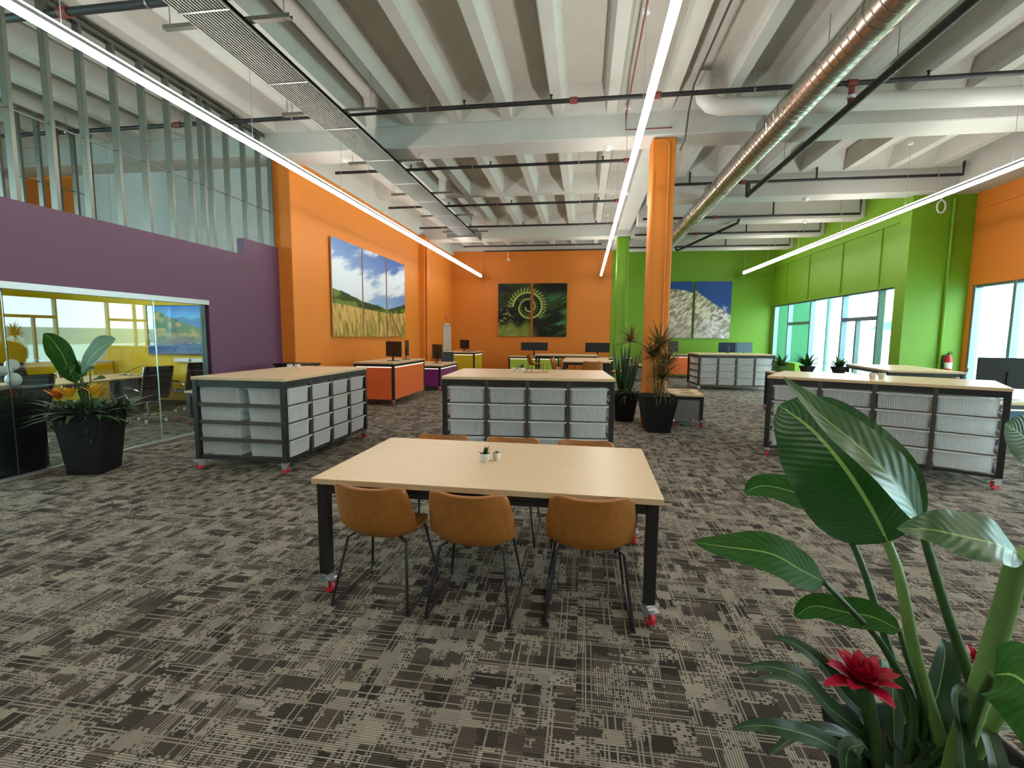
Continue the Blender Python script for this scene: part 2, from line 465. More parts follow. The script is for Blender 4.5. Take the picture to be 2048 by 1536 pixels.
# ---- left side: purple partition with a glass front
wl = MB().box(-6.35, XL, -5.2, 9.2, 2.18, 3.08).box(-6.35, XL, 8.2, 9.2, 3.08, 3.38).box(-6.35, XL, 7.27, 9.2, 0, 2.18).box(-6.35, XL, -5.2, 0.6, 0, 2.18)
tag(struct('wall_left', wl, 'purple_paint'), 'purple painted partition above and beside the meeting room glass')
gp = thing('glass_partition', 'frameless glass front of the meeting room under the purple wall', 'partition', (0, 0, 0))
for y0, y1 in ((0.6, 4.42), (4.43, 6.3), (6.31, 7.22)):
    MB().box(-6.29, -6.278, y0, y1, 0.03, 2.11).build('glass_pane', 'partition_glass', gp)
MB().box(-6.32, -6.19, 0.6, 7.27, 2.11, 2.185).build('head_track', 'aluminium', gp)
MB().box(-6.31, -6.25, 0.6, 7.27, 0.0, 0.03).build('floor_track', 'aluminium', gp)
MB().box(-6.33, -6.24, 7.22, 7.27, 0.0, 2.11).build('jamb', 'black_plastic', gp)
for y in (4.425, 6.305):
    MB().box(-6.291, -6.277, y - 0.0045, y + 0.0045, 0.03, 2.11).build('pane_joint', 'frame_bronze' if y < 5 else 'zinc', gp)

sw = thing('stud_wall', 'row of bare galvanised metal studs standing on the purple wall', 'framing')
def stud_mesh(z0, z1):
    m = MB().box(-0.045, 0.045, 0, 0.003, z0, z1).box(-0.045, -0.042, 0, 0.042, z0, z1).box(0.042, 0.045, 0, 0.042, z0, z1)
    m.box(-0.045, -0.03, 0.039, 0.042, z0, z1).box(0.03, 0.045, 0.039, 0.042, z0, z1)
    return m.mesh('stud', 'galvanised')
sm, sm2 = stud_mesh(3.08, 5.47), stud_mesh(3.38, 5.47)
for y in (3.4, 3.81, 4.22, 4.64, 5.06, 5.46, 5.89, 6.31, 6.73, 7.12, 7.37, 7.54, 7.93):
    place(sm, 'stud', sw, (-6.27, y - 0.02, 0))
for y in (8.36, 8.77, 9.13):
    place(sm2, 'stud', sw, (-6.27, y - 0.02, 0))
MB().box(-6.32, -6.22, 3.2, 9.2, 5.468, 5.48).box(-6.32, -6.317, 3.2, 9.2, 5.41, 5.48).box(-6.223, -6.22, 3.2, 9.2, 5.41, 5.48).build('top_track', 'galvanised', sw)
MB().box(-6.28, -6.26, 3.3, 9.18, 4.06, 4.075).build('bridging_bar', 'galvanised', sw)
sw2 = thing('stud_wall', 'bare metal stud bulkhead hanging from the ceiling over the meeting room', 'framing')
sm3 = stud_mesh(3.05, 5.47)
for k in range(7):
    place(sm3, 'stud', sw2, (-9.7, 6.66 + 0.305 * k, 0))
MB().box(-9.75, -9.65, 6.6, 8.56, 5.465, 5.48).build('top_track', 'galvanised', sw2)
MB().box(-9.75, -9.65, 6.6, 8.56, 3.02, 3.06).build('bottom_track', 'galvanised', sw2)
MB().box(-9.71, -9.69, 6.6, 8.54, 4.3, 4.315).build('bridging_bar', 'galvanised', sw2)

# meeting room shell
tag(struct('wall_meeting_end', MB().box(-13.1, -6.35, 9.6, 9.75, 0, 3.1), 'yellow_paint'), 'yellow end wall of the meeting room behind the screen')
tag(struct('wall_meeting_upper', MB().box(-11.3, -6.2, 9.6, 9.75, 3.1, 5.12), 'white_paint'), 'pale grey wall above the meeting room')
tag(struct('wall_far_left', MB().box(-13.1, -11.3, 9.6, 9.75, 3.1, 5.12), 'orange_paint'), 'orange wall seen through the studs')
wol = MB().box(-13.3, -13.1, 6.0, 9.75, 0, 3.0).box(-13.3, -13.1, -5.2, 6.0, 0, 0.4)
struct('wall_outer_left', wol, 'yellow_paint')
struct('wall_outer_upper', MB().box(-13.3, -13.1, 6.0, 9.75, 3.0, 5.9).box(-13.3, -13.1, -5.2, 6.0, 4.9, 5.9), 'white_paint')
struct('baseboard_meeting', MB().box(-13.1, -6.35, 9.585, 9.6, 0, 0.12), 'rubber_dark')

# ---- orange left wall with pilasters
wo = MB().box(-6.35, -5.96, 9.66, 17.0, 0, 5.2)
tag(struct('trim_1', MB().box(-6.35, -5.9, 9.2, 9.66, 0, 5.2), 'orange_paint', bevel=0.01), 'near orange pilaster at the end of the purple wall')
tag(struct('trim_2', MB().box(-6.35, -5.75, 17.0, 17.62, 0, 5.2), 'orange_paint', bevel=0.01), 'far orange pilaster on the left wall')
wo.box(-6.35, -5.96, 17.62, 20.1, 0, 5.2).box(-6.35, -5.96, 20.1, 21.05, 2.12, 5.2).box(-6.35, -5.96, 21.05, YF, 0, 5.2)
tag(struct('wall_left_orange', wo, 'orange_paint'), 'long orange wall carrying the meadow triptych')
o = MB().cyl((-5.70, 17.12, 0), (-5.70, 17.12, 5.15), 0.05, 12).build('conduit', 'orange_paint', None, smooth=True)
tag(o, 'thick orange painted pipe running up the far left pilaster', 'pipe')
o = MB().cyl((-5.72, 17.34, 0), (-5.72, 17.34, 5.15), 0.03, 10).build('conduit', 'orange_paint', None, smooth=True)
tag(o, 'thin orange painted pipe beside the thick one on the far left pilaster', 'pipe')
d = struct('door_1', MB().box(-6.03, -5.975, 20.12, 21.04, 0.01, 2.06), 'door_paint')
MB().box(-6.02, -5.94, 20.06, 20.14, 0, 2.13).box(-6.02, -5.94, 21.02, 21.1, 0, 2.13).box(-6.02, -5.94, 20.06, 21.1, 2.06, 2.14).build('door_frame', 'white_paint', d)
MB().tube([(-5.975, 20.26, 1.0), (-5.92, 20.26, 1.0), (-5.92, 20.38, 1.0)], 0.012, 8).build('door_handle', 'chrome', d)
es = thing('exit_sign', 'small red sign mounted above the grey door in the far left corner', 'sign', (-5.95, 20.5, 2.33))
MB().box(0, 0.03, -0.16, 0.16, 0, 0.2).build('sign_plate', 'sign_red', es, bevel=0.006)
MB().box(-0.008, 0.012, -0.05, 0.05, 0.2, 0.23).build('bracket', 'white_plastic', es)

# ---- far wall
tag(struct('wall_back_orange', MB().box(-6.1, 1.12, YF, YF + .15, 0, 5.5), 'orange_paint'), 'far orange wall with the fern diptych')
tag(struct('wall_back_green', MB().box(1.12, XG + .1, YF - .02, YF + .15, 0, 5.5), 'green_paint'), 'far green wall with the pampas grass diptych')
# ---- right walls
wg = MB().box(XG, XG + .2, YJ + .15, 21.48, 2.96, 5.6).box(XG, XG + .2, YJ + .15, 13.48, 0, 2.96).box(XG, XG + .2, 13.48, YF, 0, 0.1).box(XG, XG + .2, 21.3, YF, 0, 2.96)
wg.box(XG, XG + .2, 18.95, 21.3, 0.1, 0.72).box(XG - .09, XG - .001, YJ + .15, 13.36, 0, 5.0)
wgo = tag(struct('wall_right_green', wg, 'green_paint'), 'lime green wall above the far storefront windows')
for y in (20.16, 18.3, 16.13, 14.2):
    MB().box(XG - .035, XG, y - .03, y + .03, 2.97, 4.5).build('batten', 'green_paint', wgo)
MB().box(XG - .05, XG, 13.36, YF, 4.5, 4.56).build('ledge', 'green_paint', wgo)
MB().box(XG - .025, XG, 13.48, YF, 2.94, 3.0).build('head_trim', 'green_paint', wgo)
wj = struct('wall_right_jog', MB().box(XG - .09, XR + .2, YJ, YJ + .15, 0, 5.6), 'green_paint')
tag(wj, 'green return wall between the two window walls')
MB().cyl((8.42, YJ - .035, 0.9), (8.42, YJ - .035, 4.9), 0.035, 10).build('conduit', 'green_paint', wj, smooth=True)
wr = MB().box(XR, XR + .2, -5.2, YJ - .001, 2.9, 5.6).box(XR, XR + .2, -5.2, YJ - .001, 0, 0.25).box(XR, XR + .2, 12.81, YJ - .001, 0.25, 2.9).box(XR, XR + .2, -5.2, -4.2, 0.25, 2.9)
wro = tag(struct('wall_right_orange', wr, 'orange_paint'), 'orange wall above the near right windows')
MB().box(XR - .03, XR, -5.2, YJ, 4.62, 4.66).build('reveal_strip', 'orange_paint', wro)
struct('wall_rear', MB().box(-13.2, XR + .2, -5.4, -5.2, 0, 5.9), 'white_paint')

def storefront(name, X, ys, z0, z1, transoms, label):
    fr = MB().box(X + .02, X + .14, ys[0], ys[-1], z1 - .06, z1).box(X + .02, X + .14, ys[0], ys[-1], z0, z0 + .08)
    w = tag(struct(name, fr, 'window_metal'), label)
    for i, y in enumerate(ys):
        MB().box(X, X + .16, y - .04, y + .04, z0, z1).build('mullion', 'window_metal', w, bevel=0.006)
        if i < len(ys) - 1:
            MB().box(X + .075, X + .085, y + .04, ys[i + 1] - .04, z0 + .08, z1 - .06).build('glass_pane', 'window_glass', w)
    for a, b, z in transoms:
        MB().box(X + .01, X + .15, a, b, z - .055, z + .055).build('transom', 'window_metal', w, bevel=0.006)
    return w
w1 = storefront('window_1', XG + .02, [13.5, 14.19, 16.0, 18.08, 19.92, 21.28], 0.1, 2.96, [(14.23, 15.96, 2.2), (18.12, 19.88, 2.18)], 'far right storefront windows under the green wall')
MB().box(XG + .04, XG + .16, 15.19, 15.27, 0.18, 2.15).build('mullion', 'window_metal', w1, bevel=0.006)
storefront('window_2', XR + .02, [12.79 - 1.08 * k for k in range(15, -1, -1)], 0.25, 2.9, [], 'near right windows under the orange wall')

w3 = storefront('window_added', -13.28, [-5.1 + 1.38 * k for k in range(9)], 0.4, 4.9, [(-5.1, 5.94, 2.6)], None)  # unseen windows, added to bring daylight into the meeting room
# ---- concrete columns
def column(x0, x1, y0, y1, z, m, label):
    c = tag(struct('column', MB().box(x0, x1, y0, y1, 0, z), m, bevel=0.02), label)
    xm = x0 + 0.72 * (x1 - x0)
    p = [(xm, y0 - .02, 0.3), (xm, y0 - .02, z - .16)] + [(xm - .1 + .1 * math.cos(a), y0 - .02, z - .16 + .1 * math.sin(a)) for a in (0.5, 1.0, 1.57)] + [(x0 + .02, y0 - .02, z - .06)]
    MB().tube(p, 0.016, 8).build('conduit', m, c, smooth=True)
    MB().box(x0 + .02, x0 + .05, y0 - .012, y0, 0.3, z - .5).build('corner_strip', m, c)
    return c
column(1.10, 1.50, 9.03, 9.45, 5.1, 'orange_paint', 'orange painted column in the middle of the room')
column(1.06, 1.47, 17.5, 17.9, 5.1, 'green_paint', 'green painted column at the end of the far orange wall')

# ---- outside
struct('ground_outside', MB().box(-60, 160, -120, 160, -0.4, -0.13), 'pale_ground')
tag(MB().box(60, 61, -90, 120, -0.13, 2.2).build('hedge_bank', 'grass_field', None), 'low green bank on the horizon outside the right windows', 'hedge')
tag(MB().cyl((9.7, 21.2, -.13), (9.7, 21.2, 3.6), 0.08, 14).build('canopy_post', 'concrete_post', None, smooth=True), 'grey canopy post just outside the far right windows', 'post')
struct('wall_outside', MB().box(7.9, 9.35, 21.9, 22.1, -.13, 4.0), 'outside_green')
um = thing('patio_umbrella', 'teal parasol standing far outside beyond the storefront windows', 'umbrella', (24, 41, -.13))
MB().lathe([(2.2, 2.5), (1.2, 3.0), (0.05, 3.35)], 12).build('canopy', 'teal_cloth', um)
MB().cyl((0, 0, 0), (0, 0, 3.4), 0.05, 8).build('pole', 'aluminium', um)
# ================================================================== ceiling services
def linear_light(x, y0, y1, z, label):
    t = thing('linear_light', label, 'light', (x, 0, z), 0, 'long linear pendant lights')
    MB().box(-.036, .036, y0, y1, 0.004, 0.04).build('lower_diffuser', 'led_white', t)
    MB().box(-.042, .042, y0 - .003, y1 + .003, 0.04, 0.075).build('housing', 'aluminium', t)
    MB().box(-.034, .034, y0, y1, 0.075, 0.095).build('upper_diffuser', 'led_white', t)
    MB().box(-.044, .044, y1, y1 + .012, -.002, 0.097).build('end_cap', 'white_plastic', t)
    k = y1 - .08
    while k > 3:
        MB().cyl((0, k, 0.09), (0, k, RIB - z), 0.004, 5).build('hanger_wire', 'aluminium', t)
        MB().lathe([(0.045, RIB - z - .04), (0.05, RIB - z)], 12, (0, k, 0)).build('ceiling_rose', 'white_plastic', t)
        k -= 2.43
linear_light(-4.52, -3.0, 20.9, 4.17, 'left linear pendant light running past the orange wall')
linear_light(0.635, -3.0, 20.9, 4.17, 'middle linear pendant light beside the orange column')
linear_light(6.24, -3.0, 20.7, 4.17, 'right linear pendant light in front of the green windows wall')

# radiant slat panel
sp = thing('radiant_panel', 'long slatted metal radiant panel hung under the left ceiling', 'ceiling panel', (0, 0, 4.9))
slat = MB().box(-.006, .006, 1.5, 15.75, -.012, .012).mesh('slat', 'slat_metal')
MB().box(-4.19, -3.59, 1.5, 15.75, .03, .036).build('back_pan', 'slat_back', sp)
for k in range(16):
    place(slat, 'slat', sp, (-4.16 + 0.036 * k, 0, 0))
y = 2.9
while y < 15.5:
    m = MB().box(-4.62, -3.12, y - .03, y + .03, 0.037, 0.041).box(-4.62, -3.12, y - .03, y - .026, 0.041, 0.08).box(-4.62, -3.12, y + .026, y + .03, 0.041, 0.08)
    m.build('strut_channel', 'galvanised', sp)
    MB().cyl((-4.55, y, 0.02), (-4.55, y, 0.6), 0.006, 6).cyl((-3.2, y, 0.02), (-3.2, y, 0.6), 0.006, 6).build('hanger_rod', 'zinc', sp)
    y += 2.1
y = 1.9
while y < 15.7:
    MB().box(-4.18, -3.6, y - .01, y + .01, -.02, -.012).build('cross_clip', 'zinc', sp)
    y += 1.4
dbx = thing('duct_box', 'sheet metal end box at the far end of the slatted panel', 'duct', (-4.05, 16.16, 4.85))
MB().box(-.5, .5, -.35, .35, 0, 0.26).build('box_body', 'galvanised', dbx, bevel=0.008)
MB().box(-.52, .52, -.37, -.34, -.01, 0.27).build('flange', 'zinc', dbx)

# spiral duct
du = thing('spiral_duct', 'large round spiral steel air duct hanging along the right ceiling', 'duct', (2.8, 0, 4.83))
MB().cyl((0, -3.0, 0), (0, 19.2, 0), 0.2, 28).build('duct_shell', 'duct_steel', du, smooth=True)
N = 22; turns = int(22.2 / 0.14); pts = []
for i in range(turns * 14):
    a = 2 * PI * i / 14; pts.append((0.202 * math.cos(a), -3.0 + 0.14 * i / 14, 0.202 * math.sin(a)))
MB().tube(pts, 0.007, 4).build('spiral_seam', 'duct_steel', du)
for y in (2.2, 5.5, 7.6, 10.9, 14.2, 17.5):
    MB().cyl((0, y - .04, 0), (0, y + .04, 0), 0.211, 28).build('coupling', 'duct_steel', du, smooth=True)
for y in (3.5, 6.6, 9.9, 13.2, 16.5):
    MB().cyl((0, y, .18), (0, y, 0.65), 0.006, 6).build('hanger_rod', 'zinc', du)
for y in (8.3, 11.6, 14.8):
    MB().box(-.215, -.18, y - .25, y + .1, -.02, .14).build('air_damper', 'zinc', du)

# sprinkler pipes
def pipe(label, pts, r, hang=(), heads=(), tees=(), ring=True):
    t = thing('sprinkler_pipe', label, 'pipe', (0, 0, 0), 0)
    MB().tube(pts, r, 12).build('pipe_run', 'black_pipe', t, smooth=True)
    for x, y, z in hang:
        MB().cyl((x, y, z), (x, y, RIB + .1), 0.006, 6).build('hanger_rod', 'zinc', t)
        MB().cyl((x - .012, y, z), (x + .012, y, z), r + .008, 14).build('hanger_ring', 'zinc', t)
    for x, y, z in heads:
        MB().lathe([(0.012, r), (0.018, r + .02), (0.012, r + .05), (0.03, r + .06), (0.03, r + .066)], 8, (x, y, z)).build('sprinkler_head', 'black_plastic', t)
    for x, y, z in tees:
        MB().cyl((x - .06, y, z), (x + .06, y, z), r + .016, 12).build('coupling', 'red_fitting', t, smooth=True)
    return t
def row(y, z, xs): return [(x, y, z) for x in xs]
pipe('black sprinkler pipe crossing the whole room in front of the near beam', [(-12.5, 7.95, 5.3), (8.2, 7.95, 5.3)], 0.035,
     row(7.95, 5.3, (-9.5, -6.9, -5.0, -2.6, 0.9, 2.4, 6.2)), row(7.95, 5.3, (-6.1, -4.3, -2.0, -.6, 4.7)), row(7.95, 5.3, (-7.2, -.25, 3.72, 1.0)))
pipe('black sprinkler pipe across the near left ceiling corner', [(-12.5, 5.1, 5.3), (-2.5, 5.1, 5.3)], 0.045, row(5.1, 5.3, (-6.9, -4.9)), (), row(5.1, 5.3, (-6.0,)))
for y, lab in ((10.68, 'nearest of the left black pipes behind the first beam'), (13.72, 'second black pipe behind the first beam on the left'), (16.38, 'third black pipe behind the first beam on the left')):
    pipe(lab, [(-5.7, y, 5.3), (0.82, y, 5.3)], 0.032, row(y, 5.3, (-4.9, -2.5, -.2)), row(y, 5.3, (-3.9, -2.1, 0.3)), row(y, 5.3, (-4.4, 0.78)))
pipe('black pipe above the far orange wall in front of the last beam', [(-4.9, 19.4, 5.2), (0.6, 19.4, 5.2)], 0.03, row(19.4, 5.2, (-3, -.4)))
pipe('black pipe tight against the top of the far orange wall', [(-4.4, 21.0, 5.28), (1.0, 21.0, 5.28)], 0.03, ())
for y, z, lab in ((12.4, 5.28, 'nearest short black pipe on the right with upturned ends'), (14.95, 5.08, 'second black pipe on the right in front of a cross beam'), (17.25, 5.09, 'third black pipe on the right in front of a cross beam'), (19.6, 5.08, 'farthest black pipe on the right near the green wall')):
    xe = 8.2 if y < 12.9 else 7.45
    t = pipe(lab, [(1.62, y, z), (xe, y, z), (xe, y, 5.6)], 0.032, row(y, z, (xe - .5,)), (), row(y, z, (3.62,)))
    for x in (2.4, 5.2):
        MB().cyl((x, y, z), (x, y, 5.6), 0.022, 8).build('riser', 'black_pipe', t, smooth=True)
pipe('thick black main pipe running back under the right ceiling', [(3.72, -2, 4.98), (3.72, 12.4, 4.98), (3.72, 12.4, 5.28)], 0.055, ((3.72, 6.9, 4.98), (3.72, 10.3, 4.98)), (), ())
t = thing('pipe_riser', 'short red jointed pipe linking main and cross pipe', 'pipe', (3.72, 7.95, 5.03))
MB().cyl((0, 0, 0), (0, 0, .22), 0.04, 12).build('riser', 'red_fitting', t, smooth=True)
MB().cyl((0, 0, .06), (0, 0, .1), 0.055, 12).build('collar', 'white_plastic', t, smooth=True)
pipe('slanting black pipe in the far right ceiling', [(4.3, 14.95, 5.02), (4.28, 15.0, 4.92), (3.42, 19.5, 4.92), (3.4, 19.6, 5.02)], 0.04)
o = MB().tube([(1.75, 8.35, 5.75), (1.75, 8.35, 5.53)] + [(1.75 + .28 - .28 * math.cos(a), 8.35, 5.53 - .28 * math.sin(a)) for a in (0.5, 1.0, 1.57)] + [(8.2, 8.55, 5.22)], 0.13, 16).build('insulated_pipe', 'white_pipe', None, smooth=True)
tag(o, 'fat white insulated pipe crossing in front of the beam on the right', 'pipe')
o = MB().tube([(0.62, 5.0, 5.44), (0.62, 8.85, 5.44), (0.62, 8.9, 5.2), (1.4, 8.9, 5.2)], 0.012, 6).build('cable_run', 'red_fitting', None, smooth=True)
tag(o, 'thin reddish cable along the ceiling turning at the beam', 'cable')
o = MB().tube([(1.55, 4.8, 5.42), (1.55, 8.0, 5.44), (1.6, 8.6, 5.3), (1.62, 8.93, 5.0), (1.56, 9.0, 4.85)], 0.014, 6).build('cable_run', 'frame_bronze', None, smooth=True)
tag(o, 'grey cable bundle running along the ceiling to the orange column', 'cable')
for (x, y, z, lab) in ((-1.9, 5.6, RIB, 'white round sensor with a cable on the near left ceiling rib'), (-4.75, 9.3, 5.1, 'white round detector under the first beam at the left'), (0.35, 9.35, 5.1, 'white round detector under the first beam beside the middle light'),
                       (5.2, 12.9, 5.0, 'white detector under the first cross beam on the right'), (6.2, 15.3, 5.0, 'white detector under the second cross beam on the right'), (1.0, 13.0, 5.3, 'flat white disc on the ceiling behind the orange column')):
    s = thing('ceiling_sensor', lab, 'sensor', (x, y, z))
    MB().lathe([(0.03, -.07), (0.055, -.05), (0.06, -.03), (0.06, -.02)], 14).build('sensor_body', 'white_plastic', s, smooth=True)
    MB().lathe([(0.075, -.02), (0.075, 0)], 14).build('base_plate', 'white_plastic', s, smooth=True)
s = thing('security_camera', 'small wall camera under the ceiling above the far orange wall', 'camera', (-3.4, 21.3, 4.95))
MB().cyl((0, 0, .9), (0, 0, .0), 0.015, 8).build('arm', 'white_plastic', s)
MB().cyl((-.02, .1, .02), (.08, -.18, -.03), 0.05, 12).build('camera_body', 'white_plastic', s, smooth=True)
o = thing('duct_ring', 'white cable ring on the green return wall under the ceiling', 'ring', (8.15, YJ - .03, 4.72))
MB().tube([(0.09 * math.cos(a * PI / 8), 0, 0.14 * math.sin(a * PI / 8)) for a in range(16)], 0.02, 6, True).build('ring', 'white_plastic', o, smooth=True)
MB().box(-.02, .02, 0, .03, .13, .2).build('clip', 'white_plastic', o)

# ================================================================== pictures and screen
rs = np.random.RandomState(5)
_perm = rs.rand(256, 256)
def vnoise(x, y):
    xi, yi = np.floor(x).astype(int), np.floor(y).astype(int); fx, fy = x - xi, y - yi
    fx, fy = fx * fx * (3 - 2 * fx), fy * fy * (3 - 2 * fy)
    g = lambda a, b: _perm[a % 256, b % 256]
    return (g(xi, yi) * (1 - fx) + g(xi + 1, yi) * fx) * (1 - fy) + (g(xi, yi + 1) * (1 - fx) + g(xi + 1, yi + 1) * fx) * fy
def fbm(x, y, o=5):
    s, a, t = 0, 0.5, 0
    for k in range(o):
        s = s + a * vnoise(x * 2 ** k + 13 * k, y * 2 ** k + 7 * k); t += a; a *= 0.55
    return s / t
def L3(c): return np.array(lin(c))
def mixc(a, b, f): return a * (1 - f[..., None]) + b * f[..., None]
def sm(e0, e1, x): t = np.clip((x - e0) / (e1 - e0), 0, 1); return t * t * (3 - 2 * t)
def meadow(u, v):
    c = mixc(L3((150, 178, 214)) + 0 * u[..., None], L3((52, 92, 160)), sm(0.3, 1.0, v * 0.7 + u * 0.35))
    cl = fbm(u * 4 - v * 5, v * 3 + u * 1.2); cl = sm(0.44, 0.66, cl + 0.10 * (1 - u) + 0.12 * (0.62 - v))
    c = mixc(c, L3((224, 228, 234)), cl * 0.9)
    hill = np.where(u < 0.68, 0.48 - 0.21 * u + 0.01 * np.sin(u * 14), 0.335 + (u - 0.68) * 0.34)
    hill = hill + 0.012 * fbm(u * 30, v * 0 + 3)
    inh = sm(0.004, -0.004, v - hill)
    hc = mixc(L3((44, 62, 26)) + 0 * u[..., None], L3((108, 124, 50)), sm(0.4, 0.65, fbm(u * 9, v * 14)))
    c = mixc(c, hc, inh)
    fld = np.where(u < 0.68, 0.345 - 0.07 * u, 0.297 + (u - 0.68) ** 2 * 0.35)
    fc = mixc(L3((206, 164, 92)) + 0 * u[..., None], L3((120, 112, 44)), sm(0.35, 0.75, fbm(u * 60 + v * 6, v * 9) + 0.5 * (0.2 - v)))
    path = sm(0.035, 0.0, np.abs(u - 0.74 - (0.30 - v) * 0.55)) * (v < 0.295)
    fc = mixc(fc, L3((92, 66, 60)), path * 0.7)
    return mixc(c, fc, sm(0.004, -0.004, v - fld))
def fern(u, v):
    n = fbm(u * 4, v * 5); c = mixc(L3((16, 22, 16)) + 0 * u[..., None], L3((50, 66, 34)), sm(0.42, 0.8, n))
    b = sm(0.5, 0.72, fbm(u * 6 + 40, v * 12 - u * 8)) * sm(0.62, 0.8, u) * sm(0.9, 0.6, v)
    c = mixc(c, L3((70, 132, 78)), b * 0.9)
    b2 = sm(0.30, 0.12, v + 0.05 * np.sin(u * 26)) * sm(0.62, 0.35, u); c = mixc(c, L3((150, 166, 74)), b2 * (0.35 + 0.6 * fbm(u * 9, v * 9)))
    x, y = (u - 0.45) * 1.28, (v - 0.56) * 1.0
    r, a = np.hypot(x, y), np.arctan2(y, x)
    for r0, w in ((0.24, 0.020), (0.115, 0.016)):
        R0 = r0 + 0.018 * a
        c = mixc(c, L3((172, 190, 96)), sm(w, w * .4, np.abs(r - R0)))
    R0 = 0.24 + 0.018 * a
    teeth = (np.sin(a * 34 + (r - R0) * 40) > -0.1) * sm(0.0, 0.01, r - R0) * sm(0.36, 0.30, r - 0.02 * a) * (a > -0.8)
    c = mixc(c, L3((150, 172, 84)), teeth * 0.85)
    t2 = (np.sin(a * 22) > 0.2) * sm(0.115, 0.13, r) * sm(0.2, 0.17, r)
    c = mixc(c, L3((104, 126, 60)), t2 * 0.7)
    lf = sm(0.56, 0.7, fbm(u * 22, v * 26)) * sm(0.35, 0.1, u) * sm(0.6, 0.4, v)
    return mixc(c, L3((140, 160, 80)), lf * 0.8)
def pampas(u, v):
    c = mixc(L3((120, 140, 180)) + 0 * u[..., None], L3((36, 74, 138)), sm(0.3, 0.9, v + 0.3 * u))
    c = mixc(c, L3((220, 224, 230)), sm(0.55, 0.75, fbm(u * 5 + 9, v * 5)) * sm(0.7, 0.95, v) * sm(0.4, 0.1, u) * 0.6)
    top = np.where(u < 0.5, 0.80 + 0.05 * np.sin(u * 7), 0.84 - 0.9 * (u - 0.5)) + 0.03 * fbm(u * 20, v * 3)
    st = fbm(u * 30 - v * 24, v * 9 + u * 10)
    pc = mixc(L3((124, 108, 88)) + 0 * u[..., None], L3((226, 210, 188)), sm(0.3, 0.72, st))
    pc = mixc(pc, L3((160, 148, 150)), sm(0.5, 0.1, v) * 0.5)
    c = mixc(c, pc, sm(0.015, -0.015, v - top))
    w = sm(0.52, 0.6, fbm(u * 26 + v * 18, v * 22)) * sm(0.55, 0.75, u) * sm(0.62, 0.45, v)
    return mixc(c, L3((214, 208, 206)), w)
def coast(u, v):
    c = mixc(L3((60, 150, 220)) + 0 * u[..., None], L3((20, 88, 190)), sm(0.75, 1.0, v))
    c = mixc(c, L3((20, 84, 176)), sm(0.72, 0.70, v)); c = mixc(c, L3((30, 62, 120)), sm(0.60, 0.20, v))
    rg = 0.80 - 0.10 * u + 0.02 * np.sin(u * 30)
    c = mixc(c, L3((44, 88, 150)), sm(0.004, -0.004, v - rg) * sm(0.70, 0.72, v))
    edge = 0.42 + 0.52 * sm(0.88, 0.18, v) - 0.25 * sm(0.5, 0.9, v) + 0.05 * fbm(u * 8, v * 8)
    h = sm(0.01, -0.01, u - edge) * sm(0.14 + .1 * u, 0.2 + .1 * u, v) * sm(0.94, 0.88, v + 0.12 * u)
    hc = mixc(L3((54, 78, 36)) + 0 * u[..., None], L3((150, 128, 74)), sm(0.42, 0.66, fbm(u * 10, v * 10)))
    hc = mixc(hc, L3((104, 92, 84)), sm(0.42, 0.26, v))
    c = mixc(c, hc, h)
    return mixc(c, L3((190, 205, 215)), sm(0.012, 0.0, np.abs(v - 0.15 - 0.12 * u)) * sm(0.5, 0.62, fbm(u * 30, v * 8)) * (u < 0.85) * 0.8)
def painted(name, parent, fn, u0, u1, org, du_, dv, m, nu, nv, v0=0.0, v1=1.0):
    """a flat print: grid from org along du_ (width vector) and dv (height vector)"""
    org, du_, dv = Vector(org), Vector(du_), Vector(dv)
    U, V = np.meshgrid(np.linspace(0, 1, nu), np.linspace(0, 1, nv), indexing='ij')
    C = np.clip(fn(u0 + (u1 - u0) * U, v0 + (v1 - v0) * V), 0, 1)
    P = np.array(org)[None, None] + U[..., None] * np.array(du_) + V[..., None] * np.array(dv)
    idx = np.arange(nu * nv).reshape(nu, nv)
    F = np.stack([idx[:-1, :-1], idx[1:, :-1], idx[1:, 1:], idx[:-1, 1:]], -1).reshape(-1, 4)
    me = bpy.data.meshes.new(name); me.from_pydata(P.reshape(-1, 3).tolist(), [], F.tolist())
    at = me.color_attributes.new('Col', 'FLOAT_COLOR', 'POINT')
    at.data.foreach_set('color', np.concatenate([C, np.ones(C.shape[:2] + (1,))], -1).reshape(-1).astype(np.float32))
    me.materials.append(MATS[m]); return place(me, name, parent)
ys = ((10.74, 12.29, 'left panel of the meadow triptych with sweeping white clouds'), (12.36, 13.86, 'middle panel of the meadow triptych with hills and golden grass'), (13.94, 15.40, 'right panel of the meadow triptych with a path through the field'))
for y0, y1, lab in ys:
    t = thing('canvas_print', lab, 'picture', (-5.895, y0, 1.58), 0, 'meadow triptych on the left orange wall')
    MB().box(-.03, 0.0, 0, y1 - y0, 0, 2.34).build('stretcher', 'cardboard', t)
    painted('print', t, meadow, (y0 - 10.74) / 4.66, (y1 - 10.74) / 4.66, (0.002, 0, 0), (0, y1 - y0, 0), (0, 0, 2.34), 'canvas_print', 90, 150)
for x0, x1, lab in ((-3.84, -2.40, 'left panel of the curled fern diptych on the far orange wall'), (-2.27, -0.79, 'right panel of the curled fern diptych on the far orange wall')):
    t = thing('canvas_print', lab, 'picture', (x0, YF - .03, 1.61), 0, 'fern diptych on the far orange wall')
    MB().box(0, x1 - x0, -0.04, 0, 0, 2.33).build('stretcher', 'rubber_dark', t)
    painted('print', t, fern, (x0 + 3.84) / 3.05, (x1 + 3.84) / 3.05, (0, -0.0425, 0), (x1 - x0, 0, 0), (0, 0, 2.33), 'canvas_print', 110, 170)
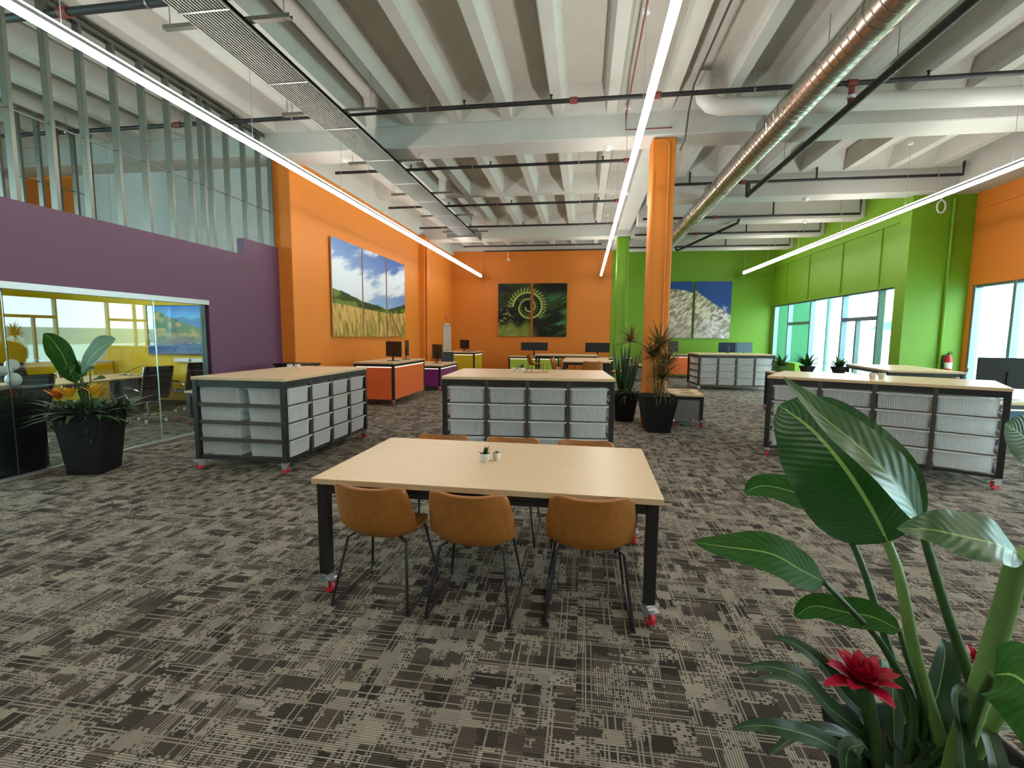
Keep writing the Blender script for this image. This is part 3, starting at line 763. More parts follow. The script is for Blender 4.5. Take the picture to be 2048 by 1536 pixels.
for x0, x1, lab in ((3.05, 4.47, 'left panel of the pampas grass diptych partly behind the column'), (4.57, 6.02, 'right panel of the pampas grass diptych with blue sky')):
    t = thing('canvas_print', lab, 'picture', (x0, YF - .05, 1.60), 0, 'pampas diptych on the far green wall')
    MB().box(0, x1 - x0, -0.04, 0, 0, 2.36).build('stretcher', 'rubber_dark', t)
    painted('print', t, pampas, (x0 - 3.05) / 2.97, (x1 - 3.05) / 2.97, (0, -0.0425, 0), (x1 - x0, 0, 0), (0, 0, 2.36), 'canvas_print', 100, 150)
tv = thing('television', 'large wall screen showing a green coast and blue sea', 'television', (-9.72, 9.6, 1.15))
MB().box(0, 1.95, -0.06, -.02, 0, 1.1).build('bezel', 'black_plastic', tv, bevel=0.006)
MB().box(0.7, 1.25, -0.02, 0, 0.35, 0.75).build('wall_mount', 'black_plastic', tv)
painted('screen', tv, coast, 0, 1, (0.015, -0.0615, 0.03), (1.92, 0, 0), (0, 0, 1.055), 'screen_print', 120, 80)
t = thing('video_bar', 'slim white video bar mounted under the wall screen', 'video bar', (-8.66, 9.6, 0.99))
MB().box(-.42, .42, -.08, 0, 0, 0.09).build('bar_body', 'white_plastic', t, bevel=0.012)
MB().cyl((0, -.085, .045), (0, -.075, .045), 0.03, 14).build('lens', 'black_plastic', t)
# ================================================================== furniture
# shared caster
_cm = MB().box(-.035, .035, -.035, .035, .118, .13).box(-.026, -.02, -.045, .03, .045, .118).box(.02, .026, -.045, .03, .045, .118).box(-.03, .03, -.08, -.03, .1, .112).box(-.028, .028, -.05, .032, .098, .118)
caster_me = _cm.mesh('caster', 'silver_bracket', bevel=0.002)
_w = MB().lathe([(.0, -.016), (.018, -.016), (.02, -.012), (.044, -.014), (.05, -.009), (.05, .009), (.044, .014), (.02, .012), (.018, .016), (.0, .016)], 18)
_w.v = [(p[2], p[0], p[1]) for p in [tuple(q) for q in _w.v]]
wheel_me = _w.mesh('wheel', 'red_rubber', smooth=True)
def casters(parent, pts):
    for x, y in pts:
        c = place(caster_me, 'caster', parent, (x, y, 0), random.uniform(-1.2, 1.2))
        place(wheel_me, 'wheel', c, (0, -.012, .05))
def tabletop(parent, L, W, z, th=0.035):
    MB().box(-L / 2, L / 2, -W / 2, W / 2, z - .006, z).build('top_surface', 'birch', parent, bevel=0.002)
    MB().box(-L / 2 + .001, L / 2 - .001, -W / 2 + .001, W / 2 - .001, z - th, z - .006).build('ply_edge', 'birch_edge', parent)

# ---- storage islands with frosted trays
def tray_mesh(w=0.44, d=0.56, h=0.2):
    n = 20; loop = []
    for i in range(n):
        x = -w / 2 + .02 + (w - .04) * i / n; q = (w - .04) / n
        loop += [(x, .011), (x + q * .16, 0), (x + q * .6, 0), (x + q * .76, .011)]
    loop.append((w / 2 - .02, .011))
    k = 24
    for i in range(k * 2 + 1):
        loop.append((w / 2 - (0.009 if i % 2 else 0.0), .02 + (d - .04) * i / (2 * k)))
    loop += [(w / 2 - .02, d), (-w / 2 + .02, d)]
    for i in range(k * 2 + 1):
        loop.append((-w / 2 + (0.009 if i % 2 else 0.0), d - .02 - (d - .04) * i / (2 * k)))
    N = len(loop); m = MB()
    sc_ = lambda p, f: (p[0] * f, d / 2 + (p[1] - d / 2) * f)
    vs = [(*sc_(p, .955), 0.0) for p in loop] + [(*p, h - .016) for p in loop]
    fs = [(i, (i + 1) % N, N + (i + 1) % N, N + i) for i in range(N)] + [tuple(range(N - 1, -1, -1))]
    m.add(vs, fs)
    o = .014
    for z0, z1 in ((h - .016, h),):
        m.box(-w / 2 - o, w / 2 + o, -o, .004, z0, z1).box(-w / 2 - o, w / 2 + o, d - .004, d + o, z0, z1)
        m.box(-w / 2 - o, -w / 2 + .004, .004, d - .004, z0, z1).box(w / 2 - .004, w / 2 + o, .004, d - .004, z0, z1)
    return m.mesh('storage_tray', 'frosted_plastic')
_tr = {}
def storage(label, loc, rz, L=2.13, W=1.22, H=1.13):
    t = thing('storage_island', label, 'storage unit', loc, rz, 'rolling storage islands with frosted trays')
    tabletop(t, L, W, H)
    cw = (L - .11) / 4; dep = W / 2 - .05
    key = (round(cw, 3), round(dep, 3))
    if key not in _tr:
        _tr[key] = (tray_mesh(cw - .066, dep - .02, (H - .29) / 4 - .016), MB().box(-cw / 2 + .02, cw / 2 - .02, -.006, .006, 0, .012).mesh('tray_rail', 'frame_bronze'))
    tr, rl = _tr[key]
    a, b = L / 2 - .035, W / 2 - .035
    post = MB().box(-.03, .03, -.03, .03, .13, H - .035).mesh('corner_post', 'frame_black', bevel=0.004)
    for sx in (-1, 1):
        for sy in (-1, 1): place(post, 'corner_post', t, (sx * a, sy * b, 0))
    mid = MB().box(-.024, .024, -.02, .02, .13, H - .035).mesh('upright', 'frame_bronze', bevel=0.003)
    for s in (-1, 1):
        for k in (1, 2, 3): place(mid, 'upright', t, (-L / 2 + .055 + cw * k, s * (b + .008), 0))
        MB().box(-a, a, s * b - .025, s * b + .025, H - .11, H - .035).build('top_rail', 'frame_black', t, bevel=0.004)
        MB().box(-a, a, s * b - .015, s * b + .015, .13, .158).build('bottom_rail', 'frame_black', t, bevel=0.003)
        MB().box(s * a - .02, s * a + .02, -b, b, H - .12, H - .035).build('end_top_rail', 'frame_black', t, bevel=0.004)
        MB().box(s * a - .02, s * a + .02, -b, b, .13, .18).build('end_bottom_rail', 'frame_black', t, bevel=0.004)
    pitch = (H - .12 - .17) / 4
    for r in range(4):
        z0 = .17 + pitch * r + .006
        for s in (-1, 1):
            if r: MB().box(s * a - .014, s * a + .014, -b, b, z0 - .032, z0 + .012).build('end_rail', 'frame_bronze', t, bevel=0.003)
            for c in range(4):
                xc = -L / 2 + .055 + cw * (c + .5)
                o = place(tr, 'storage_tray', t, (xc, s * (W / 2 - .012), z0), 0 if s < 0 else PI)
                if r: place(rl, 'tray_rail', t, (xc, s * b, z0 - .018), 0)
    casters(t, [(sx * (a - .01), sy * (b - .01)) for sx in (-1, 1) for sy in (-1, 1)])
    return t, pitch
st_l, pt = storage('storage island at left beside the meeting room glass, end facing the viewer', (-4.015, 6.145, 0), -PI / 2 + 0.0, 2.15, 1.21)
st_m, _ = storage('storage island in the middle directly behind the front table', (-.735, 6.66, 0), math.radians(3.6), 2.16, 1.5)
st_r, _ = storage('storage island at right behind the big foreground leaves, standing at an angle', (3.86, 7.02, 0), math.radians(-30), 2.38, 1.3)
st_f, _ = storage('far storage island in front of the green wall', (4.66, 16.42, 0), math.radians(3), 2.3, 1.3)
for x, y, z, w, d, h, m, lab in ((-4.33, 5.3, .862, .26, .16, .08, 'cardboard', 'brown carton in the top end tray of the left storage island'),
                                 (-4.25, 5.24, .64, .26, .12, .055, 'paper', 'flat white box in the second end tray of the left storage island'),
                                 (-4.28, 5.24, .422, .2, .12, .09, 'paper', 'white packet in the third end tray of the left storage island')):
    t = thing('carton', lab, 'box', (x, y, z), 0, 'cartons inside the left trays')
    MB().box(-w / 2, w / 2, -d / 2, d / 2, 0, h).build('carton_body', m, t, bevel=0.003)
    MB().box(-w / 2 - .001, w / 2 + .001, -.02, .02, h, h + .002).build('tape', 'cardboard' if m == 'paper' else 'paper', t)

# ---- tables
def table(name, label, loc, rz, L, W, H, mframe='frame_black', group=None, cat='table'):
    t = thing(name, label, cat, loc, rz, group)
    tabletop(t, L, W, H)
    a, b = L / 2 - .055, W / 2 - .055
    leg = MB().box(-.033, .033, -.033, .033, .13, H - .035).mesh('leg', mframe, bevel=0.004)
    for sx in (-1, 1):
        for sy in (-1, 1): place(leg, 'leg', t, (sx * a, sy * b, 0))
    for s in (-1, 1):
        MB().box(-a, a, s * b - .025, s * b + .02, H - .075, H - .035).box(-a, a, s * b - .03, s * b + .027, H - .1, H - .075).build('apron', mframe, t, bevel=0.003)
        MB().box(s * a - .025, s * a + .025, -b, b, H - .1, H - .035).build('end_apron', mframe, t, bevel=0.003)
    casters(t, [(sx * a, sy * b) for sx in (-1, 1) for sy in (-1, 1)])
    return t
table('work_table', 'large birch topped work table on red casters in the foreground', (-.59, 3.285, 0), math.radians(-0.8), 2.11, 1.22, 0.76)

# ---- brown leather bucket chairs
def shell_mesh(dz=0.0):
    S = [(.20, .452, .19, .0, 0), (.12, .452, .215, .02, 0), (.0, .436, .23, .035, 0), (-.09, .432, .238, .055, 0), (-.16, .448, .242, .075, 0), (-.20, .505, .242, .085, 0),
         (-.225, .585, .238, .082, 0), (-.245, .665, .23, .07, .0), (-.262, .74, .218, .058, .010), (-.267, .765, .205, .052, .014)]
    n = 30; C = [crom([(s[0], s[1], s[2]) for s in S], n), crom([(s[3], s[4], 0) for s in S], n)]
    P = []; UVs = []
    for i in range(n + 1):
        a, b = C[0][max(i - 1, 0)], C[0][min(i + 1, n)]
        t = Vector((b.x - a.x, b.y - a.y)).normalized(); nn = Vector((t.y, -t.x))
        y, z, hw = C[0][i]; lift, wv = C[1][i].x, C[1][i].y; row_ = []
        for j in range(17):
            u = -1 + j / 8.0; l = lift * abs(u) ** 2.8
            row_.append((hw * u, y + nn.x * l, z + nn.y * l + wv * (abs(u) ** 2 - .4) - 0.022 * (max(0, abs(u) - .72) / .28) ** 2 * max(0, (i - n + 5) / 5) + dz))
        P.append(row_)
    return MB().grid(P)
def frame_pts(s, dz, spread=0.245):
    return [(s * .15, .13, .425 + dz), (s * .19, .15, .40 + dz), (s * spread, .235, .03), (s * spread, .225, .011), (s * spread, .20, .011), (s * spread, -.22, .011), (s * spread, -.25, .011), (s * spread, -.26, .03), (s * .195, -.15, .40 + dz), (s * .15, -.13, .425 + dz)]
def bucket_chair(name, label, dz=0.0, group=None, cat='chair'):
    t = thing(name, label, cat, (0, 0, 0), 0, group)
    sh = shell_mesh(dz).build('seat_shell', 'brown_leather', t, smooth=True)
    md = sh.modifiers.new('thick', 'SOLIDIFY'); md.thickness = 0.024; md.offset = -1
    rim = []
    for s in (-1, 1):
        f = MB().tube(frame_pts(s, dz), 0.0095, 8).build('sled_frame', 'black_plastic', t, smooth=True)
        MB().box(s * .245 - .014, s * .245 + .014, -.262, -.232, 0, .012).build('foot_pad', 'rubber_dark', t)
    for yy in (.14,): MB().cyl((-.19, yy, .41 + dz), (.19, yy, .41 + dz), 0.009, 8).build('cross_bar', 'black_plastic', t, smooth=True)
    if dz: MB().cyl((-.23, .2, .25), (.23, .2, .25), 0.009, 8).build('foot_rest', 'black_plastic', t, smooth=True)
    return t
ch0 = bucket_chair('dining_chair', 'left brown leather chair on the near side of the front table', 0, 'brown chairs around the front table')
ch0.location = (-1.215, 2.83, 0); ch0.rotation_euler.z = math.radians(-4)
dup(ch0, (-.62, 2.80, 0), math.radians(-2), 'middle brown leather chair on the near side of the front table')
dup(ch0, (.055, 2.86, 0), math.radians(2), 'right brown leather chair on the near side of the front table, beside the table leg')
dup(ch0, (-1.21, 3.82, 0), PI, 'left brown chair on the far side of the front table, only its back top showing')
dup(ch0, (-.59, 3.82, 0), PI, 'middle brown chair on the far side of the front table behind the succulents')
dup(ch0, (.03, 3.82, 0), PI, 'right brown chair on the far side of the front table, only its back top showing')
# far bar-height tables with stools
table('high_table', 'far high table with its short end towards the middle storage island', (.08, 13.62, 0), PI / 2, 2.13, 1.25, 1.0, group='far high tables')
table('high_table', 'farthest high table standing crosswise in front of the fern pictures', (-.6, 16.95, 0), 0, 2.13, 1.1, 1.0, group='far high tables')
bs = bucket_chair('bar_stool', 'brown bar stool at the short end of the far high table', 0.26, 'brown bar stools at the far tables', 'stool')
bs.location = (.22, 12.35, 0)
for x, y, r, lab in ((-.62, 13.1, -90, 'brown bar stool on the left side of the far high table, nearer one'), (-.62, 13.75, -90, 'brown bar stool on the left side of the far high table, farther one'),
                     (.95, 13.2, 90, 'brown bar stool on the right side of the far high table'), (-1.62, 16.05, -70, 'brown bar stool standing alone sideways beside the farthest high table'), (-.1, 17.65, 180, 'brown bar stool behind the farthest high table')):
    dup(bs, (x, y, 0), math.radians(r), lab)

# ---- coloured desks
def desk(label, x0, x1, y0, y1, H, mp, sides='fr', cat='desk', rz=0.0, group='coloured rolling desks'):
    L, W = x1 - x0, y1 - y0
    t = thing('rolling_desk', label, cat, ((x0 + x1) / 2, (y0 + y1) / 2, 0), rz, group)
    tabletop(t, L, W, H)
    a, b = L / 2 - .035, W / 2 - .035
    leg = MB().box(-.03, .03, -.03, .03, .13, H - .035).mesh('leg', 'frame_black', bevel=0.004)
    for sx in (-1, 1):
        for sy in (-1, 1): place(leg, 'leg', t, (sx * a, sy * b, 0))
    for s in (-1, 1):
        MB().box(-a, a, s * b - .02, s * b + .02, H - .1, H - .035).build('apron', 'frame_black', t)
        MB().box(s * a - .02, s * a + .02, -b, b, H - .1, H - .035).build('end_apron', 'frame_black', t)
    z0, z1 = .14, H - .115
    if 'f' in sides: MB().box(-a + .035, a - .035, -b - .024, -b + .004, z0, z1).build('front_panel', mp, t, bevel=0.008); MB().box(-a + .04, a - .04, -b - .024, -b, z1, z1 + .018).build('edge_glow', 'edge_glow', t)  # lit panel top edge put in as a glowing bar, no lamp
    if 'r' in sides: MB().box(a - .004, a + .024, -b + .035, b - .035, z0, z1).build('side_panel', mp, t, bevel=0.008); MB().box(a, a + .024, -b + .04, b - .04, z1, z1 + .018).build('edge_glow', 'edge_glow', t)
    if 'l' in sides: MB().box(-a - .024, -a + .004, -b + .035, b - .035, z0, z1).build('side_panel', mp, t, bevel=0.008)
    casters(t, [(sx * a, sy * b) for sx in (-1, 1) for sy in (-1, 1)])
    return t
desk('orange sided rolling desk with two monitors near the meadow pictures', -5.3, -4.3, 10.5, 12.66, 1.0, 'panel_orange', 'frl')
desk('low purple sided rolling desk behind the orange one', -5.4, -4.14, 13.6, 15.5, 0.76, 'panel_purple', 'frl')
desk('yellow sided rolling desk in the far left corner', -5.34, -4.14, 18.05, 19.6, 1.0, 'panel_yellow', 'frl')
desk('lime green fronted desk below the fern pictures', -3.15, -1.0, 20.1, 20.9, 0.78, 'panel_lime', 'frl')
desk('dark fronted desk with monitors left of the green column', .25, 1.95, 19.9, 20.7, 0.78, 'black_plastic', 'frl')
desk('coral fronted desk against the far green wall behind the orange column', 2.7, 4.7, 20.1, 20.9, 0.95, 'panel_orange', 'frl')
desk('plain desk with dual monitors behind the far storage island', 5.15, 6.95, 19.4, 20.2, 0.95, 'panel_grey', 'fr')
desk('teal sided desk at the right edge beyond the right storage island', 5.85, 7.6, 7.75, 8.6, 0.76, 'panel_teal', 'fl')
desk('high table with a yellow panel below the green return wall', 5.95, 7.15, 10.0, 12.4, 1.05, 'panel_lime', 'r', 'table', math.radians(-10))
desk('low dark bench carrying potted plants by the storefront', 4.1, 5.9, 11.2, 11.7, 0.9, 'black_plastic', 'fr', 'bench')
# planter bench with two round holes in the lid
def hole_bench(label, loc, rz, L=.58, W=1.0, H=.6):
    t = thing('rolling_box', label, 'storage box', loc, rz, 'rolling grey boxes')
    bm = bmesh.new()
    n = 20; z = H
    m = MB()
    # lid with two oval cut-outs: fan of quads per half
    for s in (-1, 1):
        cy = s * W * .23; rx, ry = L * .3, W * .15
        y0, y1 = (0, W / 2) if s > 0 else (-W / 2, 0)
        ring, outer = [], []
        for k in range(n):
            a = 2 * PI * k / n; c, q = math.cos(a), math.sin(a)
            ring.append((rx * c, cy + ry * q, z))
            f = min((L / 2) / max(abs(c), 1e-6), (((y1 - cy) if q > 0 else (cy - y0)) / max(abs(q), 1e-6)))
            outer.append((f * c, cy + f * q, z))
        low = [(p[0], p[1], z - .035) for p in ring]
        m.add(ring + outer + low, [(k, n + k, n + (k + 1) % n, (k + 1) % n) for k in range(n)] + [(k, (k + 1) % n, 2 * n + (k + 1) % n, 2 * n + k) for k in range(n)])
    m.add([(sx * L / 2, sy * W / 2, zz) for zz in (z, z - .035) for sx, sy in ((-1, -1), (1, -1), (1, 1), (-1, 1))], [(0, 1, 5, 4), (1, 2, 6, 5), (2, 3, 7, 6), (3, 0, 4, 7)])
    m.build('lid', 'birch', t)
    bm.free()
    a, b = L / 2 - .035, W / 2 - .035
    post = MB().box(-.03, .03, -.03, .03, .13, H - .035).mesh('post', 'frame_black', bevel=0.004)
    for sx in (-1, 1):
        for sy in (-1, 1): place(post, 'post', t, (sx * a, sy * b, 0))
    for s in (-1, 1):
        MB().box(-a + .03, a - .03, s * b - .012, s * b + .012, .14, H - .1).build('panel', 'panel_grey', t)
        MB().box(s * a - .012, s * a + .012, -b + .03, b - .03, .14, H - .1).build('side_panel', 'panel_grey', t)
        MB().box(-a, a, s * b - .02, s * b + .02, H - .1, H - .036).build('rail', 'frame_black', t)
    MB().box(-a, a, -b, b, .14, .16).build('floor_panel', 'black_plastic', t)
    casters(t, [(sx * a, sy * b) for sx in (-1, 1) for sy in (-1, 1)])
hole_bench('grey rolling box with two round holes in its birch lid beside the column planter', (1.93, 9.62, 0), math.radians(-4))
hole_bench('far grey rolling box beside the green column', (1.95, 18.7, 0), 0)
t = table('high_cart', 'small black high table in the corner of purple and orange walls', (-5.5, 8.62, 0), 0, .7, .5, 1.08)
for ch in t.children:
    if ch.name.startswith(('top_surface', 'ply_edge')):
        ch.data = ch.data.copy(); ch.data.materials.clear(); ch.data.materials.append(MATS['black_plastic'])
table('rolling_table', 'small low rolling table inside the meeting room by the glass end', (-6.75, 7.95, 0), PI / 2, .85, .5, .62)

# ---- monitors
def monitor(label, loc, rz, w=.6, h=.36, lift=.12, group='desk monitors'):
    t = thing('monitor', label, 'monitor', loc, rz, group)
    MB().box(-w / 2, w / 2, -.02, .012, lift, lift + h).build('monitor_shell', 'black_plastic', t, bevel=0.006)
    MB().box(-w / 2 + .01, w / 2 - .01, -.022, -.0205, lift + .012, lift + h - .01).build('screen', 'dark_glass', t)
    MB().box(-.03, .03, .012, .035, .01, lift + h * .55).build('neck', 'black_plastic', t, bevel=0.004)
    MB().box(-.12, .12, -.09, .11, 0, .012).build('stand_base', 'black_plastic', t, bevel=0.004)
    return t
R = math.radians
monitor('nearer monitor on the orange desk with its back to the room', (-4.65, 11.35, 1.0), R(150), .6, .38, .1)
monitor('farther monitor on the orange desk turned edge on', (-4.62, 12.15, 1.0), R(118), .6, .4, .1)
monitor('monitor on the low purple desk', (-4.55, 14.6, .76), R(140), .55, .45, .14)
monitor('monitor on the yellow desk in the far corner', (-4.75, 18.9, 1.0), R(150), .5, .36, .1)
monitor('wide monitor on the lime desk below the fern pictures', (-2.1, 20.5, .78), PI, 1.15, .34, .24)
monitor('wide dark monitor on the desk left of the green column', (.55, 20.3, .78), PI, 1.0, .4, .2)
monitor('monitor on the coral desk behind the orange column', (3.5, 20.5, .95), 0, .6, .42, .1)
monitor('left one of the dual monitors behind the far storage island', (5.5, 19.8, .95), R(-4), .62, .38, .12)
monitor('right one of the dual monitors behind the far storage island, reflecting blue', (6.13, 19.8, .95), R(6), .62, .38, .12)
monitor('large dark monitor at the right edge beyond the storage island', (6.3, 8.2, .76), R(165), .75, .46, .16)
k = thing('keyboard', 'black keyboard on the yellow desk', 'keyboard', (-4.4, 18.5, 1.0), R(20))
MB().box(-.2, .2, -.07, .07, 0, .015).build('keyboard_body', 'black_plastic', k, bevel=0.003)
MB().box(-.19, .19, -.06, .06, .015, .02).build('key_block', 'rubber_dark', k)
k = thing('keyboard', 'pale keyboard on the teal desk at the right edge', 'keyboard', (6.2, 7.9, .76), R(-10))
MB().box(-.2, .2, -.07, .07, 0, .015).build('keyboard_body', 'white_plastic', k, bevel=0.003)
MB().box(-.19, .19, -.06, .06, .015, .02).build('key_block', 'paper', k)
k = thing('desk_phone', 'black telephone on the low purple desk', 'telephone', (-4.9, 14.0, .76), R(10))
MB().box(-.1, .1, -.1, .1, 0, .04).build('phone_base', 'black_plastic', k, bevel=0.006)
MB().box(-.09, -.03, -.1, .1, .04, .075).build('handset', 'black_plastic', k, bevel=0.01)
k = thing('speaker', 'small black speaker beside the dual monitors', 'speaker', (4.75, 17.0, 1.13), 0)
MB().box(-.045, .045, -.05, .05, 0, .24).build('speaker_body', 'black_plastic', k, bevel=0.006)
MB().cyl((0, -.052, .16), (0, -.049, .16), .03, 14).build('cone', 'rubber_dark', k)

# ---- conference chairs
def office_chair(label, loc, rz, group='black swivel chairs in the meeting room'):
    t = thing('swivel_chair', label, 'chair', loc, rz, group)
    b = MB()
    for q in range(5):
        a = 2 * PI * q / 5 + .3; c, s = math.cos(a), math.sin(a)
        b.tube([(0.03 * c, 0.03 * s, .12), (.16 * c, .16 * s, .13), (.29 * c, .29 * s, .075)], .016, 8)
    b.build('star_base', 'chrome', t, smooth=True)
    for q in range(5):
        a = 2 * PI * q / 5 + .3; c, s = math.cos(a), math.sin(a)
        MB().cyl((.29 * c - .02 * s, .29 * s + .02 * c, .032), (.29 * c + .02 * s, .29 * s - .02 * c, .032), .032, 14).build('wheel', 'white_plastic', t, smooth=True)
    MB().cyl((0, 0, .11), (0, 0, .40), .024, 12).build('gas_column', 'chrome', t, smooth=True)
    P = [[(-.24 + .48 * j / 12, -.23 + .47 * i / 24, .455 + .012 * abs(math.sin(i * PI / 3)) - .02 * (i / 24.0)) for j in range(13)] for i in range(25)]
    sh = MB().grid(P).build('seat', 'black_leather', t, smooth=True)
    md = sh.modifiers.new('thick', 'SOLIDIFY'); md.thickness = .045; md.offset = 0
    P = [[(-.23 + .46 * j / 12, -.23 - .17 * (i / 30.0) - .012 * abs(math.sin(i * PI / 3)), .48 + .56 * i / 30.0) for j in range(13)] for i in range(31)]
    sh = MB().grid(P).build('backrest', 'black_leather', t, smooth=True)
    md = sh.modifiers.new('thick', 'SOLIDIFY'); md.thickness = .03; md.offset = 0
    for s in (-1, 1):
        MB().tube([(s * .245, .2, .44), (s * .245, -.2, .45), (s * .245, -.25, .50), (s * .245, -.41, 1.04)], .012, 8).build('side_frame', 'chrome', t, smooth=True)
        MB().tube([(s * .26, .1, .44), (s * .30, .14, .56), (s * .30, .12, .645), (s * .30, -.12, .645), (s * .27, -.26, .60)], .012, 8).build('arm_frame', 'chrome', t, smooth=True)
        MB().box(s * .30 - .025, s * .30 + .025, -.12, .14, .652, .675).build('arm_pad', 'black_plastic', t, bevel=.006)
    MB().box(-.23, .23, -.385, -.365, .87, .895).build('back_bar', 'chrome', t)
    MB().box(-.12, .12, -.1, .1, .39, .42).build('seat_plate', 'black_plastic', t)
    return t
oc = office_chair('black ribbed swivel chair with its back to the glass, left of the pane joint', (-7.95, 7.72, 0), R(75))
for x, y, r, lab, g in ((-8.15, 8.95, 70, 'black swivel chair farther along the meeting table under the screen', None), (-10.5, 8.72, -95, 'black swivel chair on the far side of the meeting table near the screen', None),
                        (-10.5, 7.7, -90, 'black ribbed swivel chair on the far side of the meeting table behind the planter leaves', None), (-10.5, 6.7, -85, 'black swivel chair on the far side of the meeting table at the left edge', None),
                        (-8.05, 5.75, 80, 'black swivel chair behind the plinth near the glass', None), (-5.72, 11.2, -100, 'black swivel chair tucked behind the orange desk', 'black swivel chairs at the desks'),
                        (-5.72, 14.1, -80, 'black swivel chair behind the low purple desk', 'black swivel chairs at the desks'), (-4.7, 16.3, 200, 'black swivel chair between the purple and yellow desks', 'black swivel chairs at the desks'),
                        (7.7, 11.7, 60, 'black swivel chair beside the high table by the green return wall', 'black swivel chairs at the desks')):
    dup(oc, (x, y, 0), R(r), lab, g)
mt = thing('meeting_table', 'long pale wood meeting table behind the glass', 'table', (-9.5, 7.75, 0))
MB().box(-.6, .6, -2.0, 1.55, .715, .745).build('top', 'birch', mt, bevel=.004)
for y in (-1.5, 1.0):
    MB().box(-.35, .35, y - .05, y + .05, .04, .715).build('pedestal', 'frame_black', mt)
    MB().box(-.45, .45, y - .1, y + .1, 0, .04).build('foot', 'frame_black', mt)
c = thing('cable', 'loop of black cable lying on the meeting table', 'cable', (-9.35, 8.75, .745))
MB().tube(crom([(-.3, .0, .006), (-.1, .1, .006), (.15, .02, .006), (.25, .15, .12), (.05, .3, .2), (-.2, .2, .1), (-.25, .05, .006), (.1, -.1, .006)], 40), .006, 6).build('cable_loop', 'black_plastic', c, smooth=True)
MB().box(-.08, -.02, -.02, .02, 0, .02).build('plug', 'white_plastic', c)
cr_ = thing('credenza', 'yellow sideboard with a white top against the meeting room end wall', 'sideboard', (-11.6, 9.36, 0))
MB().box(-.9, .9, -.2, .2, .08, .98).build('body', 'yellow_paint', cr_)
MB().box(-.92, .92, -.22, .22, .98, 1.01).build('top', 'white_plastic', cr_, bevel=.004)
MB().box(-.85, .85, -.17, .17, 0, .08).build('plinth', 'black_plastic', cr_)
for s in (-.45, .45): MB().box(s - .42, s + .42, -.215, -.2, .1, .96).build('door', 'yellow_paint', cr_, bevel=.003)
pl = thing('plinth', 'tall black display plinth behind the glass at the left edge', 'plinth', (-6.62, 4.55, 0))
MB().box(-.25, .25, -.27, .27, .04, 1.0).build('plinth_body', 'black_planter', pl, bevel=.004)
MB().box(-.23, .23, -.25, .25, 0, .04).build('toe_kick', 'black_plastic', pl)
sc_o = thing('sculpture', 'white sculpture of rounded lobes on the black plinth', 'sculpture', (-6.62, 4.5, 1.0))
MB().ball((0.0, .2, .08), .075, sc3=(1, 1, 1.15)).build('lobe', 'balloon_white', sc_o, smooth=True)
MB().ball((0.0, -.12, .08), .075, sc3=(1, 1, 1.15)).build('lobe', 'balloon_white', sc_o, smooth=True)
MB().ball((0, .04, .19), .07, sc3=(1, 2.4, .85)).build('lobe', 'balloon_white', sc_o, smooth=True)
MB().ball((0, .2, .255), .06, sc3=(1, 1.2, 1.1)).build('lobe', 'balloon_white', sc_o, smooth=True)
MB().ball((0, -.14, .30), .065, sc3=(1, 1, 1.4)).build('lobe', 'balloon_white', sc_o, smooth=True)

# ---- extinguisher
fx = thing('fire_extinguisher', 'red fire extinguisher hung on the green return wall', 'extinguisher', (8.55, YJ - .12, 0.82))
MB().lathe([(.0, 0), (.075, .0), (.08, .02), (.08, .36), (.06, .42), (.025, .45), (.02, .48)], 18).build('cylinder', 'ext_red', fx, smooth=True)
MB().box(-.02, .02, -.1, .03, .48, .5).box(-.02, .02, -.12, .02, .52, .535).build('lever', 'black_plastic', fx)
MB().tube(crom([(-.02, 0, .48), (-.1, -.02, .45), (-.12, -.03, .3), (-.1, -.04, .15)], 12), .012, 7).build('hose', 'black_plastic', fx, smooth=True)
MB().box(-.03, .03, .07, .12, .1, .45).build('wall_bracket', 'black_plastic', fx)
MB().lathe([(.081, .14), (.081, .28)], 18).build('label_band', 'paper', fx, smooth=True)
# small board on the middle island
wb = thing('display_board', 'small dark wooden board on the middle storage island', 'board', (-.66, 6.72, 1.13), R(4))
MB().box(-.17, .17, -.06, .06, 0, .025).build('board', 'cardboard', wb, bevel=.003)
for s in (-.12, .1):
    MB().tube([(s, 0, .02), (s, 0, .13), (s + .06, 0, .13), (s + .06, 0, .02)], .004, 6).build('wire_loop', 'black_plastic', wb)

pn = thing('fill_light', 'unseen linear fill light added over the meeting table behind the purple wall', 'light', (-9.4, 6.6, 2.75))  # unseen lamp, added to brighten the meeting room
MB().box(-.06, .06, -2.2, 2.2, 0, .03).build('diffuser', 'led_white', pn)
MB().box(-.065, .065, -2.21, 2.21, .03, .07).build('housing', 'aluminium', pn)
for y in (-2.0, 2.0): MB().cyl((0, y, .07), (0, y, RIB - 2.75), .004, 5).build('hanger_wire', 'aluminium', pn)
